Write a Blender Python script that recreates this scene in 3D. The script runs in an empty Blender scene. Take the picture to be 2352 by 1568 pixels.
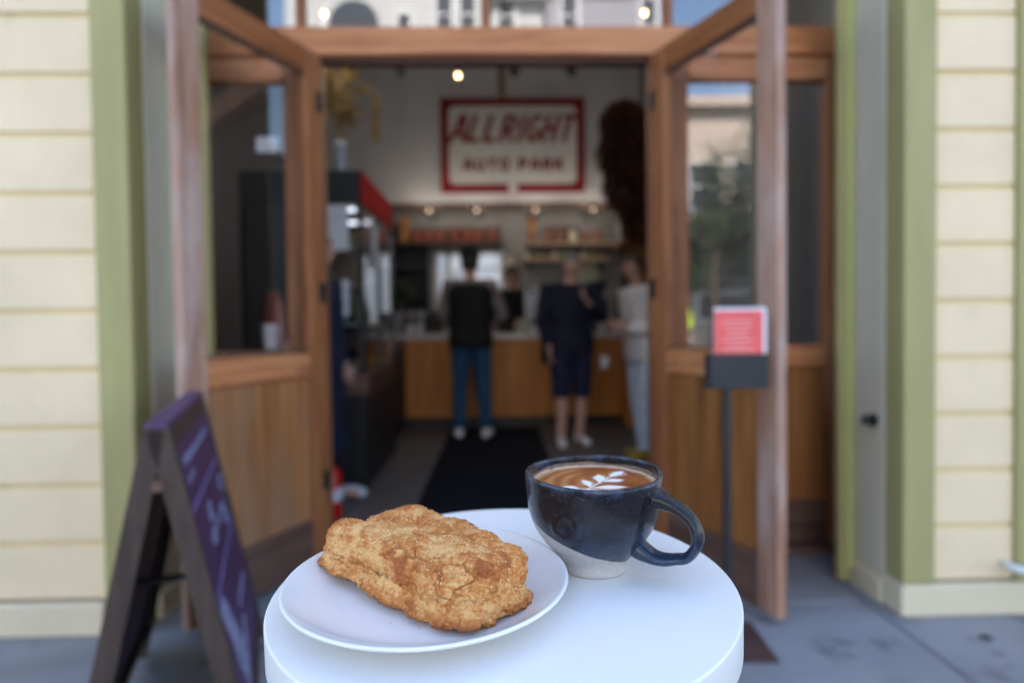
import bpy, bmesh, math, random
import numpy as np
from mathutils import Vector, Matrix, Euler, noise as mn
R = math.radians
random.seed(7)
SC = bpy.context.scene
C = SC.collection

# ------------------------------------------------------------------ camera, sky, sun, exposure
cam_data = bpy.data.cameras.new("camera")
cam = bpy.data.objects.new("camera", cam_data)
C.objects.link(cam)
cam.location = (0, 0, 1.09)
cam.rotation_euler = (Matrix.Rotation(R(-1.35), 3, 'Z') @ Matrix.Rotation(R(90 - 1.5), 3, 'X') @ Matrix.Rotation(R(-0.7), 3, 'Z')).to_euler()
cam_data.sensor_width = 36
cam_data.lens = 1467 / 2352 * 36
cam_data.clip_start = 0.02
cam_data.clip_end = 500
cam_data.dof.use_dof = True
cam_data.dof.focus_distance = 0.415
cam_data.dof.aperture_fstop = 3.3
SC.camera = cam

SUN_EL = 50
world = bpy.data.worlds.new("World")
SC.world = world
world.use_nodes = True
wn = world.node_tree.nodes
bg = wn["Background"]
sky = wn.new("ShaderNodeTexSky")
sky.sky_type = 'NISHITA'
sky.sun_disc = False
sky.sun_elevation = R(SUN_EL)
sky.sun_rotation = R(10)
world.node_tree.links.new(sky.outputs[0], bg.inputs[0])
bg.inputs[1].default_value = 0.13
sl = bpy.data.lights.new("sun", 'SUN')
sl.energy = 4.0
sl.angle = R(0.5)
sl.color = (1.0, 0.93, 0.84)
so = bpy.data.objects.new("sun", sl)
C.objects.link(so)
d_sun = Vector((math.sin(R(10)) * math.cos(R(SUN_EL)), math.cos(R(10)) * math.cos(R(SUN_EL)), math.sin(R(SUN_EL))))
so.rotation_euler = (-d_sun).to_track_quat('-Z', 'Y').to_euler()
so.location = (0, 0, 20)
SC.view_settings.view_transform = 'Standard'
SC.view_settings.look = 'None'
SC.view_settings.gamma = 1
SC.view_settings.use_curve_mapping = False
SC.view_settings.exposure = 2.52
SC.render.engine = 'CYCLES'
SC.cycles.use_denoising = True
SC.cycles.max_bounces = 10
SC.cycles.transparent_max_bounces = 16
SC.cycles.sample_clamp_indirect = 6
SC.cycles.caustics_reflective = False
SC.cycles.caustics_refractive = False

# ------------------------------------------------------------------ materials
def s2l(r, g, b):
    f = lambda c: c / 12.92 if c <= 0.04045 else ((c + 0.055) / 1.055) ** 2.4
    return (f(r / 255), f(g / 255), f(b / 255), 1)

def base_mat(name, col=(0.5, 0.5, 0.5), rough=0.6, metal=0.0, spec=0.5):
    m = bpy.data.materials.new(name)
    m.use_nodes = True
    b = m.node_tree.nodes["Principled BSDF"]
    b.inputs["Base Color"].default_value = (*col[:3], 1)
    b.inputs["Roughness"].default_value = rough
    b.inputs["Metallic"].default_value = metal
    b.inputs["Specular IOR Level"].default_value = spec
    return m, m.node_tree, b

def noise_node(nt, scale, stretch=(1, 1, 1), detail=4, rough=0.55, dist=0.0, coord="Object"):
    tc = nt.nodes.new("ShaderNodeTexCoord")
    mp = nt.nodes.new("ShaderNodeMapping")
    mp.inputs["Scale"].default_value = stretch
    nz = nt.nodes.new("ShaderNodeTexNoise")
    nz.inputs["Scale"].default_value = scale
    nz.inputs["Detail"].default_value = detail
    nz.inputs["Roughness"].default_value = rough
    nz.inputs["Distortion"].default_value = dist
    nt.links.new(tc.outputs[coord], mp.inputs[0])
    nt.links.new(mp.outputs[0], nz.inputs["Vector"])
    return nz

def ramp(nt, src, stops):
    r = nt.nodes.new("ShaderNodeValToRGB")
    el = r.color_ramp.elements
    while len(el) < len(stops):
        el.new(0.5)
    for e, (p, c) in zip(el, stops):
        e.position = p
        e.color = (*c[:3], 1)
    nt.links.new(src, r.inputs[0])
    return r

def bump(nt, src, strength, dist=0.002, target=None):
    b = nt.nodes.new("ShaderNodeBump")
    b.inputs["Strength"].default_value = strength
    b.inputs["Distance"].default_value = dist
    nt.links.new(src, b.inputs["Height"])
    if target:
        nt.links.new(b.outputs[0], target.inputs["Normal"])
    return b

def mix_noise(nt, a, b, scale, lo=0.4, hi=0.6, stretch=(1, 1, 1), detail=4):
    """mix two colour sockets/values by noise; returns colour output"""
    nz = noise_node(nt, scale, stretch, detail)
    rp = ramp(nt, nz.outputs[0], [(lo, (0, 0, 0)), (hi, (1, 1, 1))])
    mx = nt.nodes.new("ShaderNodeMix")
    mx.data_type = 'RGBA'
    nt.links.new(rp.outputs[0], mx.inputs[0])
    for sck, v in ((mx.inputs[6], a), (mx.inputs[7], b)):
        if isinstance(v, tuple):
            sck.default_value = (*v[:3], 1)
        else:
            nt.links.new(v, sck)
    return mx.outputs[2]

def simple(name, col, rough=0.6, metal=0.0, var=0.15, scale=8, bmp=0.0, spec=0.5, stretch=(1, 1, 1)):
    m, nt, b = base_mat(name, col, rough, metal, spec)
    nz = noise_node(nt, scale, stretch)
    lo = tuple(c * (1 - var) for c in col[:3])
    hi = tuple(min(1, c * (1 + var)) for c in col[:3])
    rp = ramp(nt, nz.outputs[0], [(0.3, lo), (0.7, hi)])
    nt.links.new(rp.outputs[0], b.inputs["Base Color"])
    if bmp:
        bump(nt, nz.outputs[0], bmp, 0.003, b)
    return m

def wood(name, dark, mid, light, axis='z', scale=1.0, rough=0.55, weather=None):
    m, nt, b = base_mat(name, mid, rough)
    st = {'x': (1.2, 18, 18), 'y': (18, 1.2, 18), 'z': (18, 18, 1.2)}[axis]
    st = tuple(v * scale for v in st)
    n1 = noise_node(nt, 1.6, st, 6, 0.6, 0.6)
    r1 = ramp(nt, n1.outputs[0], [(0.28, dark), (0.5, mid), (0.72, light)])
    out = r1.outputs[0]
    if weather:
        out = mix_noise(nt, out, weather, 2.2, 0.42, 0.68, tuple(v ** 0.5 for v in st), 5)
    # knots and dark stains
    out = mix_noise(nt, out, tuple(c * 0.45 for c in dark), 3.0, 0.66, 0.78, tuple(v ** 0.4 for v in st), 3)
    nt.links.new(out, b.inputs["Base Color"])
    bump(nt, n1.outputs[0], 0.35, 0.002, b)
    return m

def glass(name, tint=(1, 1, 1), refl=1.0, base=0.0, rough=0.0):
    m = bpy.data.materials.new(name)
    m.use_nodes = True
    nt = m.node_tree
    nt.nodes.remove(nt.nodes["Principled BSDF"])
    out = nt.nodes["Material Output"]
    tr = nt.nodes.new("ShaderNodeBsdfTransparent")
    tr.inputs[0].default_value = (*tint, 1)
    gl = nt.nodes.new("ShaderNodeBsdfGlossy")
    gl.inputs["Roughness"].default_value = rough
    gl.inputs["Color"].default_value = (1, 1, 1, 1)
    fr = nt.nodes.new("ShaderNodeLayerWeight")
    fr.inputs[0].default_value = 0.5
    pw = nt.nodes.new("ShaderNodeMath")
    pw.operation = 'POWER'
    pw.inputs[1].default_value = 4.0
    nt.links.new(fr.outputs["Facing"], pw.inputs[0])
    ml = nt.nodes.new("ShaderNodeMath")
    ml.operation = 'MULTIPLY_ADD'
    ml.use_clamp = True
    ml.inputs[1].default_value = 0.8
    ml.inputs[2].default_value = base + 0.04 * refl
    nt.links.new(pw.outputs[0], ml.inputs[0])
    mx = nt.nodes.new("ShaderNodeMixShader")
    nt.links.new(ml.outputs[0], mx.inputs[0])
    nt.links.new(tr.outputs[0], mx.inputs[1])
    nt.links.new(gl.outputs[0], mx.inputs[2])
    nt.links.new(mx.outputs[0], out.inputs[0])
    return m

def emit(name, col, strength):
    m, nt, b = base_mat(name, (0.1, 0.1, 0.1))
    b.inputs["Emission Color"].default_value = (*col, 1)
    b.inputs["Emission Strength"].default_value = strength
    return m

def paint(name, col, wear=None, rough=0.55, stretch=(1, 1, 1)):
    """exterior house paint: slight fade, dirt, brush relief"""
    m, nt, b = base_mat(name, col, rough, 0, 0.35)
    nz = noise_node(nt, 2.5, stretch, 5, 0.6)
    r = ramp(nt, nz.outputs[0], [(0.3, tuple(c * 0.9 for c in col)), (0.7, tuple(min(1, c * 1.05) for c in col))])
    out = r.outputs[0]
    out = mix_noise(nt, out, wear or tuple(c * 0.7 for c in col), 14, 0.62, 0.85, stretch, 6)
    nt.links.new(out, b.inputs["Base Color"])
    n2 = noise_node(nt, 60, (1, 1, 1), 3)
    bump(nt, n2.outputs[0], 0.15, 0.001, b)
    return m

M = {}
M['siding'] = paint('siding_cream', (0.86, 0.67, 0.425), (0.72, 0.55, 0.34))
M['siding_gap'] = paint('siding_gap_yellow', (0.78, 0.60, 0.30), (0.5, 0.4, 0.2))  # yellow of light bouncing inside the grooves is put into this colour
M['green'] = paint('trim_green', (0.40, 0.35, 0.145), (0.31, 0.27, 0.115), stretch=(4, 4, 0.7))
M['yellowgreen'] = paint('edge_yellow_green', (0.48, 0.47, 0.16), (0.35, 0.36, 0.13), stretch=(4, 4, 0.7))
M['jamb'] = paint('jamb_grey_green', (0.64, 0.57, 0.43), (0.46, 0.41, 0.31), stretch=(4, 4, 0.8))
M['basecream'] = paint('base_board_cream', (0.74, 0.62, 0.42), (0.35, 0.33, 0.24))
M['redwood'] = wood('redwood_rail', (0.34, 0.10, 0.03), (0.54, 0.205, 0.075), (0.64, 0.30, 0.14), 'x')
M['redwood_z'] = wood('redwood_post', (0.16, 0.048, 0.014), (0.32, 0.112, 0.036), (0.42, 0.175, 0.07), 'z')
M['pinkwood'] = wood('weathered_stile', (0.20, 0.09, 0.05), (0.37, 0.18, 0.11), (0.50, 0.29, 0.20), 'z', weather=(0.47, 0.33, 0.27))
M['panelwood'] = wood('door_panel_wood', (0.22, 0.072, 0.018), (0.36, 0.138, 0.040), (0.44, 0.195, 0.070), 'z', 0.6, weather=(0.33, 0.165, 0.085))
M['orangewood'] = wood('orange_panel_wood', (0.16, 0.05, 0.011), (0.31, 0.11, 0.024), (0.39, 0.16, 0.045), 'z', 0.6)
M['darkwood'] = wood('dark_rail_wood', (0.07, 0.035, 0.025), (0.12, 0.06, 0.04), (0.20, 0.11, 0.08), 'x', 0.8)
M['counterwood'] = wood('counter_oak', (0.32, 0.10, 0.016), (0.52, 0.19, 0.030), (0.62, 0.26, 0.055), 'z', 0.5)
M['shelfwood'] = wood('shelf_wood', (0.2, 0.08, 0.02), (0.36, 0.15, 0.04), (0.46, 0.22, 0.07), 'x', 0.5)
M['palewood'] = wood('pale_shelf_wood', (0.4, 0.28, 0.18), (0.55, 0.4, 0.28), (0.65, 0.5, 0.36), 'x', 0.5)
M['glass'] = glass('window_glass')
M['transom_glass'] = glass('transom_glass', refl=2.0, base=0.03)
M['case_glass'] = glass('case_glass', refl=1.5, base=0.08)
M['wall_white'] = simple('interior_white_wall', (0.64, 0.635, 0.63), 0.7, var=0.04, scale=2)
M['wall_grey'] = simple('interior_grey_wall', (0.16, 0.165, 0.18), 0.7, var=0.06, scale=2)
M['back_tile'] = simple('grey_back_tile', (0.27, 0.26, 0.25), 0.5, var=0.1, scale=4)
M['tile_white'] = simple('white_tile', (0.6, 0.58, 0.55), 0.3, var=0.05)
M['ceiling'] = simple('ceiling_paint', (0.5, 0.5, 0.5), 0.8, var=0.03)
M['floor_in'] = simple('interior_floor', (0.13, 0.115, 0.11), 0.6, var=0.2, scale=3)
M['mat_rubber'] = simple('rubber_mat', (0.009, 0.011, 0.018), 0.95, var=0.3, scale=60, bmp=0.4, spec=0.15)
M['black'] = simple('black_metal', (0.015, 0.015, 0.017), 0.45, var=0.2)
M['blackmat'] = simple('black_plastic', (0.02, 0.021, 0.024), 0.6, var=0.2)
M['steel'] = simple('brushed_steel', (0.5, 0.5, 0.5), 0.3, 1.0, var=0.1, scale=20)
M['greysteel'] = simple('grey_enamel', (0.30, 0.32, 0.38), 0.35, 0.2, var=0.1)
M['red'] = simple('sign_red', (0.22, 0.006, 0.008), 0.7, var=0.25, scale=3)
M['bright_red'] = simple('canopy_red', (0.50, 0.010, 0.012), 0.8, var=0.12, spec=0.15)
M['ext_red'] = simple('extinguisher_red', (0.60, 0.008, 0.008), 0.25, var=0.05)
M['signface'] = simple('sign_face_cream', (0.72, 0.70, 0.66), 0.5, var=0.08, scale=3)
M['paper'] = simple('paper_white', (0.75, 0.74, 0.78), 0.7, var=0.03)
M['redprint'] = simple('coral_print', (0.82, 0.12, 0.11), 0.6, var=0.10, scale=20)
M['redprint_dark'] = simple('coral_print_lines', (0.9, 0.45, 0.42), 0.6, var=0.1)
M['jar_red'] = simple('copper_red_lid', (0.27, 0.055, 0.03), 0.4, 0.2, var=0.2)
M['jar_brown'] = simple('brown_jar', (0.26, 0.12, 0.08), 0.3, var=0.2)
M['jar_body'] = simple('amber_jar', (0.12, 0.05, 0.02), 0.2, var=0.3)
M['ceramic'] = simple('white_ceramic', (0.72, 0.72, 0.72), 0.25, var=0.03)
M['gold'] = simple('dry_grass', (0.34, 0.23, 0.08), 0.8, var=0.3, scale=30)
M['dryred'] = simple('dark_dried_foliage', (0.04, 0.016, 0.012), 0.9, var=0.5, scale=30)
M['dryredtop'] = simple('rust_dried_foliage', (0.090, 0.034, 0.022), 0.9, var=0.5, scale=30)
M['leaf'] = simple('green_leaf', (0.035, 0.060, 0.020), 0.6, var=0.4, scale=6)
M['bark'] = simple('bark', (0.09, 0.07, 0.05), 0.9, var=0.4, scale=8, bmp=0.5)
M['vase'] = simple('pale_blue_vase', (0.30, 0.36, 0.42), 0.2, var=0.1)
M['asphalt'] = simple('asphalt', (0.055, 0.055, 0.058), 0.9, var=0.25, scale=30)
M['yellow'] = simple('yellow_paint', (0.7, 0.5, 0.05), 0.5, var=0.1)
M['skin'] = simple('skin', (0.62, 0.35, 0.27), 0.5, var=0.08)
M['skin2'] = simple('tan_skin', (0.42, 0.22, 0.15), 0.5, var=0.08)

# concrete paving
def concrete():
    m, nt, b = base_mat('pavement_concrete', (0.27, 0.27, 0.28), 0.85)
    n1 = noise_node(nt, 1.3, (1, 1, 1), 6, 0.6, 0.4)
    r = ramp(nt, n1.outputs[0], [(0.25, (0.165, 0.163, 0.170)), (0.5, (0.245, 0.240, 0.25)), (0.75, (0.315, 0.31, 0.315))])
    out = mix_noise(nt, r.outputs[0], (0.12, 0.12, 0.13), 6, 0.57, 0.72, (1, 1, 1), 5)
    nt.links.new(out, b.inputs["Base Color"])
    n2 = noise_node(nt, 150, (1, 1, 1), 4)
    bump(nt, n2.outputs[0], 0.3, 0.002, b)
    return m
M['concrete'] = concrete()
M['joint'] = simple('joint_dirt', (0.06, 0.06, 0.06), 0.95)

# table top: matte white laminate with tiny relief
def table_mat():
    m, nt, b = base_mat('white_powder_coat', (0.77, 0.75, 0.725), 0.42, 0, 0.4)
    out = mix_noise(nt, (0.775, 0.755, 0.73), (0.71, 0.69, 0.665), 9, 0.55, 0.85)
    nt.links.new(out, b.inputs["Base Color"])
    n = noise_node(nt, 450, (1, 1, 1), 3)
    bump(nt, n.outputs[0], 0.18, 0.0006, b)
    return m
M['table'] = table_mat()
m_, nt_, b_ = base_mat('plate_glaze', (0.77, 0.755, 0.74), 0.16, 0, 0.5)
b_.inputs["Coat Weight"].default_value = 0.3
M['plate'] = m_

def vcol_mat(name, rough, bmps=(), sss=0.0, spec=0.4):
    m, nt, b = base_mat(name, (1, 1, 1), rough, 0, spec)
    a = nt.nodes.new("ShaderNodeAttribute")
    a.attribute_name = "col"
    nz = noise_node(nt, 900, (1, 1, 1), 3)
    mx = nt.nodes.new("ShaderNodeMix")
    mx.data_type = 'RGBA'
    mx.blend_type = 'MULTIPLY'
    mx.inputs[0].default_value = 0.6
    r = ramp(nt, nz.outputs[0], [(0.3, (0.70, 0.66, 0.6)), (0.7, (1.15, 1.12, 1.1))])
    nt.links.new(a.outputs[0], mx.inputs[6])
    nt.links.new(r.outputs[0], mx.inputs[7])
    nt.links.new(mx.outputs[2], b.inputs["Base Color"])
    last = None
    for sc_, st_, ds_ in bmps:
        n = noise_node(nt, sc_, (1, 1, 1), 4, 0.65)
        bp = bump(nt, n.outputs[0], st_, ds_)
        if last:
            nt.links.new(last.outputs[0], bp.inputs["Normal"])
        last = bp
    if last:
        nt.links.new(last.outputs[0], b.inputs["Normal"])
    if sss:
        b.inputs["Subsurface Weight"].default_value = sss
        b.inputs["Subsurface Radius"].default_value = (0.004, 0.002, 0.001)
        b.inputs["Subsurface Scale"].default_value = 1.0
    return m
M['scone'] = vcol_mat('baked_crust', 0.62, ((650, 0.85, 0.0012), (2000, 0.6, 0.0005)), 0.08)
M['coffee'] = vcol_mat('latte_foam', 0.45, ((1200, 0.08, 0.0002),), 0.04, 0.22)
m_, nt_, b_ = base_mat('sugar', (0.76, 0.55, 0.33), 0.25)
M['sugar'] = m_

# ------------------------------------------------------------------ mesh helpers
def add_box(bm, x0, x1, y0, y1, z0, z1, bev=0.0, seg=1):
    vs = [bm.verts.new(p) for p in ((x0, y0, z0), (x1, y0, z0), (x1, y1, z0), (x0, y1, z0), (x0, y0, z1), (x1, y0, z1), (x1, y1, z1), (x0, y1, z1))]
    fs = [bm.faces.new([vs[i] for i in f]) for f in ((0, 3, 2, 1), (4, 5, 6, 7), (0, 1, 5, 4), (1, 2, 6, 5), (2, 3, 7, 6), (3, 0, 4, 7))]
    if bev:
        es = list({e for f in fs for e in f.edges})
        bmesh.ops.bevel(bm, geom=es, offset=bev, segments=seg, affect='EDGES', profile=0.5)
    return bm

def add_ring_loft(bm, rings, close_a=True, close_b=True):
    """rings: list of lists of points with equal count"""
    vr = [[bm.verts.new(p) for p in r] for r in rings]
    n = len(vr[0])
    for a, b in zip(vr, vr[1:]):
        for i in range(n):
            j = (i + 1) % n
            bm.faces.new((a[i], a[j], b[j], b[i]))
    if close_a:
        bm.faces.new(list(reversed(vr[0])))
    if close_b:
        bm.faces.new(vr[-1])
    return vr

def add_tube(bm, pts, radii, seg=10, flat=1.0, up=None):
    pts = [Vector(p) for p in pts]
    if not hasattr(radii, '__len__'):
        radii = [radii] * len(pts)
    rings = []
    u = None
    for i, p in enumerate(pts):
        t = (pts[min(i + 1, len(pts) - 1)] - pts[max(i - 1, 0)]).normalized()
        if u is None:
            ref = Vector(up) if up else (Vector((0, 0, 1)) if abs(t.z) < 0.9 else Vector((1, 0, 0)))
            u = (ref - t * ref.dot(t)).normalized()
        else:
            u = (u - t * u.dot(t)).normalized()
        v = t.cross(u)
        r = radii[i]
        rings.append([p + u * (math.cos(2 * math.pi * k / seg) * r) + v * (math.sin(2 * math.pi * k / seg) * r * flat) for k in range(seg)])
    add_ring_loft(bm, rings)
    return bm

def add_lathe(bm, prof, seg=32, c=(0, 0, 0)):
    rings = []
    for r, z in prof:
        r = max(r, 1e-5)
        rings.append([(c[0] + r * math.cos(2 * math.pi * k / seg), c[1] + r * math.sin(2 * math.pi * k / seg), c[2] + z) for k in range(seg)])
    add_ring_loft(bm, rings)
    return bm

def add_sphere(bm, c, r, sub=2, sx=1, sy=1, sz=1):
    res = bmesh.ops.create_icosphere(bm, subdivisions=sub, radius=r)
    for v in res['verts']:
        v.co = Vector((v.co.x * sx + c[0], v.co.y * sy + c[1], v.co.z * sz + c[2]))
    return bm

def NB():
    return bmesh.new()

WORLD = {}
def obj(name, bm, mat, parent=None, smooth=False, kind=None, recalc=True):
    if recalc:
        bmesh.ops.recalc_face_normals(bm, faces=bm.faces)
    me = bpy.data.meshes.new(name)
    bm.to_mesh(me)
    bm.free()
    o = bpy.data.objects.new(name, me)
    C.objects.link(o)
    if mat is not None:
        me.materials.append(M[mat] if isinstance(mat, str) else mat)
    if smooth:
        for p in me.polygons:
            p.use_smooth = True
        if smooth == 'auto':
            me.set_sharp_from_angle(angle=R(40))
    if parent is not None:
        o.parent = parent
        off = WORLD.get(parent.name)
        if off is not None:
            me.transform(Matrix.Translation(-off))
            WORLD[o.name] = off
    if kind:
        o['kind'] = kind
    return o

def bx(name, parent, x0, x1, y0, y1, z0, z1, mat, bev=0.0, **k):
    b = NB()
    add_box(b, x0, x1, y0, y1, z0, z1, bev)
    return obj(name, b, mat, parent, **k)

def tag(o, label, cat, group=None):
    o['label'] = label
    o['category'] = cat
    if group:
        o['group'] = group
    return o

def thing(name, label, cat, loc=(0, 0, 0), rz=0, group=None, world=False):
    o = bpy.data.objects.new(name, None)
    C.objects.link(o)
    o.location = loc
    o.rotation_euler = (0, 0, rz)
    o.empty_display_size = 0.1
    tag(o, label, cat, group)
    if world:
        WORLD[o.name] = Vector(loc)
    return o

def center_origin(o):
    """move a top-level mesh's origin to its base centre"""
    me = o.data
    co = np.array([v.co[:] for v in me.vertices])
    c = Vector(((co[:, 0].min() + co[:, 0].max()) / 2, (co[:, 1].min() + co[:, 1].max()) / 2, co[:, 2].min()))
    me.transform(Matrix.Translation(-c))
    o.location = c
    return o

def dup_tree(o, parent=None):
    c = o.copy()
    C.objects.link(c)
    c.parent = parent
    for ch in list(o.children):
        dup_tree(ch, c)
    return c

def structure(name, bm, mat, parent=None, **k):
    o = obj(name, bm, mat, parent, **k)
    o['kind'] = 'structure'
    return o

# ------------------------------------------------------------------ ground
b = NB(); add_box(b, -60, 60, 9.2, 60, -0.3, -0.02)
structure('back_yard_ground', b, 'asphalt')
b = NB(); add_box(b, -60, 60, -60, -3.5, -0.3, -0.13)
structure('road', b, 'asphalt')
pav = NB(); add_box(pav, -60, 60, -3.35, 3.0, -0.3, -0.012)
pav = structure('pavement', pav, 'joint')
b = NB(); add_box(b, -60, 60, -3.5, -3.352, -0.3, 0.0, 0.01)
k_ = obj('kerb', b, 'concrete', pav)
ys = [-3.34, -2.42, -1.5, -0.6, 0.35, 1.42, 2.42, 2.998]
xs = [-7.2, -5.9, -4.6, -3.3, -2.05, -0.82, 0.36, 1.42, 2.65, 3.9, 5.2, 6.5, 7.8]
for i in range(len(xs) - 1):
    for j in range(len(ys) - 1):
        dz = random.uniform(-0.0015, 0.0015)
        bx('paving_slab', pav, xs[i] + 0.005, xs[i + 1] - 0.005, ys[j] + 0.005, ys[j + 1] - 0.005, -0.05, dz, 'concrete', 0.006)
b = NB(); add_box(b, -60, 60, -16, -13, -0.129, 0.0)
structure('far_pavement', b, 'concrete')

# ------------------------------------------------------------------ cafe building
Y0 = 2.30          # siding face
YF = 2.95          # storefront face
cafe = thing('cafe_building', 'cream clapboard cafe front with green trims and open wooden doors', 'building', (0, Y0, 0), world=True)
BP = 0.207
ZT = 4.6
def siding(xa, xb):
    bx('siding_backing', cafe, xa, xb, Y0 + 0.0085, Y0 + 0.10, 0.13, ZT, 'siding_gap')
    z = 0.130
    while z < ZT - 0.05:
        y = Y0 + random.uniform(-0.0012, 0.0012)
        bx('siding_board', cafe, xa + 0.001, xb - 0.001, y, Y0 + 0.008, z, z + BP - 0.020, 'siding', 0.003)
        z += BP
siding(-3.6, -1.408)
siding(1.598, 1.90)
siding(2.03, 3.6)
# extend walls beyond the frame
bx('wall', cafe, -8, -3.602, Y0, Y0 + 0.1, 0.0, ZT, 'siding')
bx('wall', cafe, 3.602, 8, Y0, Y0 + 0.1, 0.0, ZT, 'siding')
bx('wall', cafe, -8, 8, Y0, Y0 + 0.1, ZT + 0.002, 6.8, 'siding')
bx('base_board', cafe, -3.6, -1.41, Y0 - 0.022, Y0 + 0.1, 0.0, 0.118, 'basecream', 0.006)
bx('base_board', cafe, 1.47, 3.6, Y0 - 0.022, Y0 + 0.1, 0.0, 0.118, 'basecream', 0.006)
for xa, xb, zb in ((-1.406, -1.285, 0.0), (1.478, 1.596, 0.120), (1.902, 2.028, 0.120)):
    bx('corner_trim', cafe, xa, xb, Y0 - 0.018, Y0 + 0.10, zb, ZT, 'green', 0.005)
# recess: jamb panels, inner posts
bx('jamb_panel', cafe, -1.40, -1.283, Y0 + 0.102, 2.612, 0.10, ZT, 'jamb', 0.003)
bx('jamb_panel', cafe, 1.477, 1.60, Y0 + 0.102, 2.612, 0.10, ZT, 'jamb', 0.003)
bx('jamb_base', cafe, -1.40, -1.270, Y0 + 0.102, 2.60, 0.0, 0.098, 'basecream', 0.004)
bx('jamb_base', cafe, 1.463, 1.60, Y0 + 0.102, 2.60, 0.0, 0.098, 'basecream', 0.004)
bx('recess_post', cafe, -1.40, -1.160, 2.614, 2.66, 0.0, ZT, 'green', 0.006)
bx('recess_post', cafe, 1.420, 1.60, 2.614, 2.66, 0.0, ZT, 'green', 0.006)
bx('post_bead', cafe, 1.446, 1.474, 2.598, 2.6125, 0.05, ZT, 'yellowgreen', 0.005)
bx('post_bead', cafe, -1.235, -1.195, 2.598, 2.6125, 0.05, ZT, 'yellowgreen', 0.005)
bx('recess_ceiling', cafe, -1.28, 1.475, Y0 + 0.102, 3.03, 3.62, 3.72, 'jamb')
bx('wall', cafe, -1.28, 1.475, Y0 + 0.001, Y0 + 0.10, 3.60, ZT, 'siding')
bx('wall', cafe, -1.66, 1.66, 2.96, 3.05, 3.722, 4.8, 'siding')
bx('side_wall', cafe, -1.75, -1.62, 2.40, 3.05, 0, 3.72, 'jamb')
bx('side_wall', cafe, 1.64, 1.75, 2.40, 3.05, 0, 3.72, 'jamb')
# main shell
bx('side_wall', cafe, -8, -7.9, Y0 + 0.101, 9.0, 0, 6.8, 'siding')
bx('side_wall', cafe, 7.9, 8, Y0 + 0.101, 9.0, 0, 6.8, 'siding')
bx('roof', cafe, -8.1, 8.1, Y0 - 0.1, 9.3, 6.81, 6.95, 'jamb')
WX0, WX1, WZ0, WZ1 = -0.86, 0.10, 1.10, 2.13
bx('back_wall', cafe, -8, WX0, 9.0, 9.12, 0, 6.8, 'back_tile')
bx('back_wall', cafe, WX1, 8, 9.0, 9.12, 0, 6.8, 'back_tile')
bx('back_wall', cafe, WX0, WX1, 9.0, 9.12, 0, WZ0, 'back_tile')
bx('back_wall', cafe, WX0, WX1, 9.0, 9.12, WZ1, 6.8, 'back_tile')
wf = NB()
add_box(wf, WX0, WX0 + 0.05, 9.01, 9.08, WZ0, WZ1); add_box(wf, WX1 - 0.05, WX1, 9.01, 9.08, WZ0, WZ1)
add_box(wf, WX0 + 0.051, WX1 - 0.051, 9.01, 9.08, WZ0, WZ0 + 0.05); add_box(wf, WX0 + 0.051, WX1 - 0.051, 9.01, 9.08, WZ1 - 0.05, WZ1)
add_box(wf, -0.70, -0.63, 9.011, 9.079, WZ0 + 0.051, WZ1 - 0.051)
wf = obj('back_window', wf, 'ceramic', cafe)
bx('pane', wf, WX0 + 0.051, WX1 - 0.051, 9.04, 9.046, WZ0 + 0.051, WZ1 - 0.051, 'glass')

# storefront timber
def F(name, x0, x1, z0, z1, mat='redwood', y0=YF, y1=3.03, bev=0.005, parent=cafe):
    return bx(name, parent, x0, x1, y0, y1, z0, z1, mat, bev)
F('lintel', -1.62, 1.62, 2.318, 2.446, y0=YF - 0.012, y1=3.05)
F('door_frame_head', -0.783, 0.717, 2.297, 2.3165, 'darkwood', YF + 0.02, 3.04)
for xa, xb in ((-0.880, -0.784), (0.718, 0.794)):
    F('door_post', xa, xb, 0.0, 2.316, 'redwood_z')
# transom
for xc in (-0.88, -0.033, 0.811):
    F('mullion', xc - 0.018, xc + 0.018, 2.448, 3.60, 'redwood_z', YF + 0.012)
F('transom_head', -1.62, 1.62, 3.602, 3.72)
for xa, xb in ((-1.62, -0.90), (-0.86, -0.053), (-0.013, 0.791), (0.831, 1.62)):
    t = F('transom_pane', xa + 0.003, xb - 0.003, 2.449, 3.60, 'transom_glass', 2.995, 3.001, 0)
# sidelights
def sidelight(x0, x1, notch):
    s = NB()
    add_box(s, x0, x0 + 0.10, YF + 0.004, 3.03, 0.04, 2.314, 0.004)
    add_box(s, x1 - 0.075, x1, YF + 0.004, 3.03, 0.04, 2.314, 0.004)
    s = obj('sidelight', s, 'redwood_z', cafe)
    a, c = x0 + 0.102, x1 - 0.077
    F('rail', a, c, 2.209, 2.314, 'redwood', YF + 0.006, parent=s)
    F('rail', a, c, 0.876, 0.978, 'redwood', YF + 0.006, parent=s)
    F('rail', a, c, 0.04, 0.24, 'darkwood', YF + 0.006, parent=s)
    w = (c - a) / 2
    for k in range(2):
        F('panel_board', a + k * w + 0.002, a + (k + 1) * w - 0.002, 0.242, 0.874, 'orangewood' if notch > 0 else 'panelwood', YF + 0.024, 3.0, 0.004, parent=s)
    F('pane', a + 0.002, c - 0.002, 0.980, 2.207, 'glass' if notch < 0 else M['side_glass'], 2.985, 2.990, 0, parent=s)
    return s
M['side_glass'] = glass('sidelight_glass', refl=2.0, base=0.03)
sidelight(-1.62, -0.882, -1)
sidelight(0.796, 1.62, 1)
F('threshold', -1.62, 1.62, 0.0, 0.036, 'darkwood', YF - 0.03, 3.06)

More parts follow.
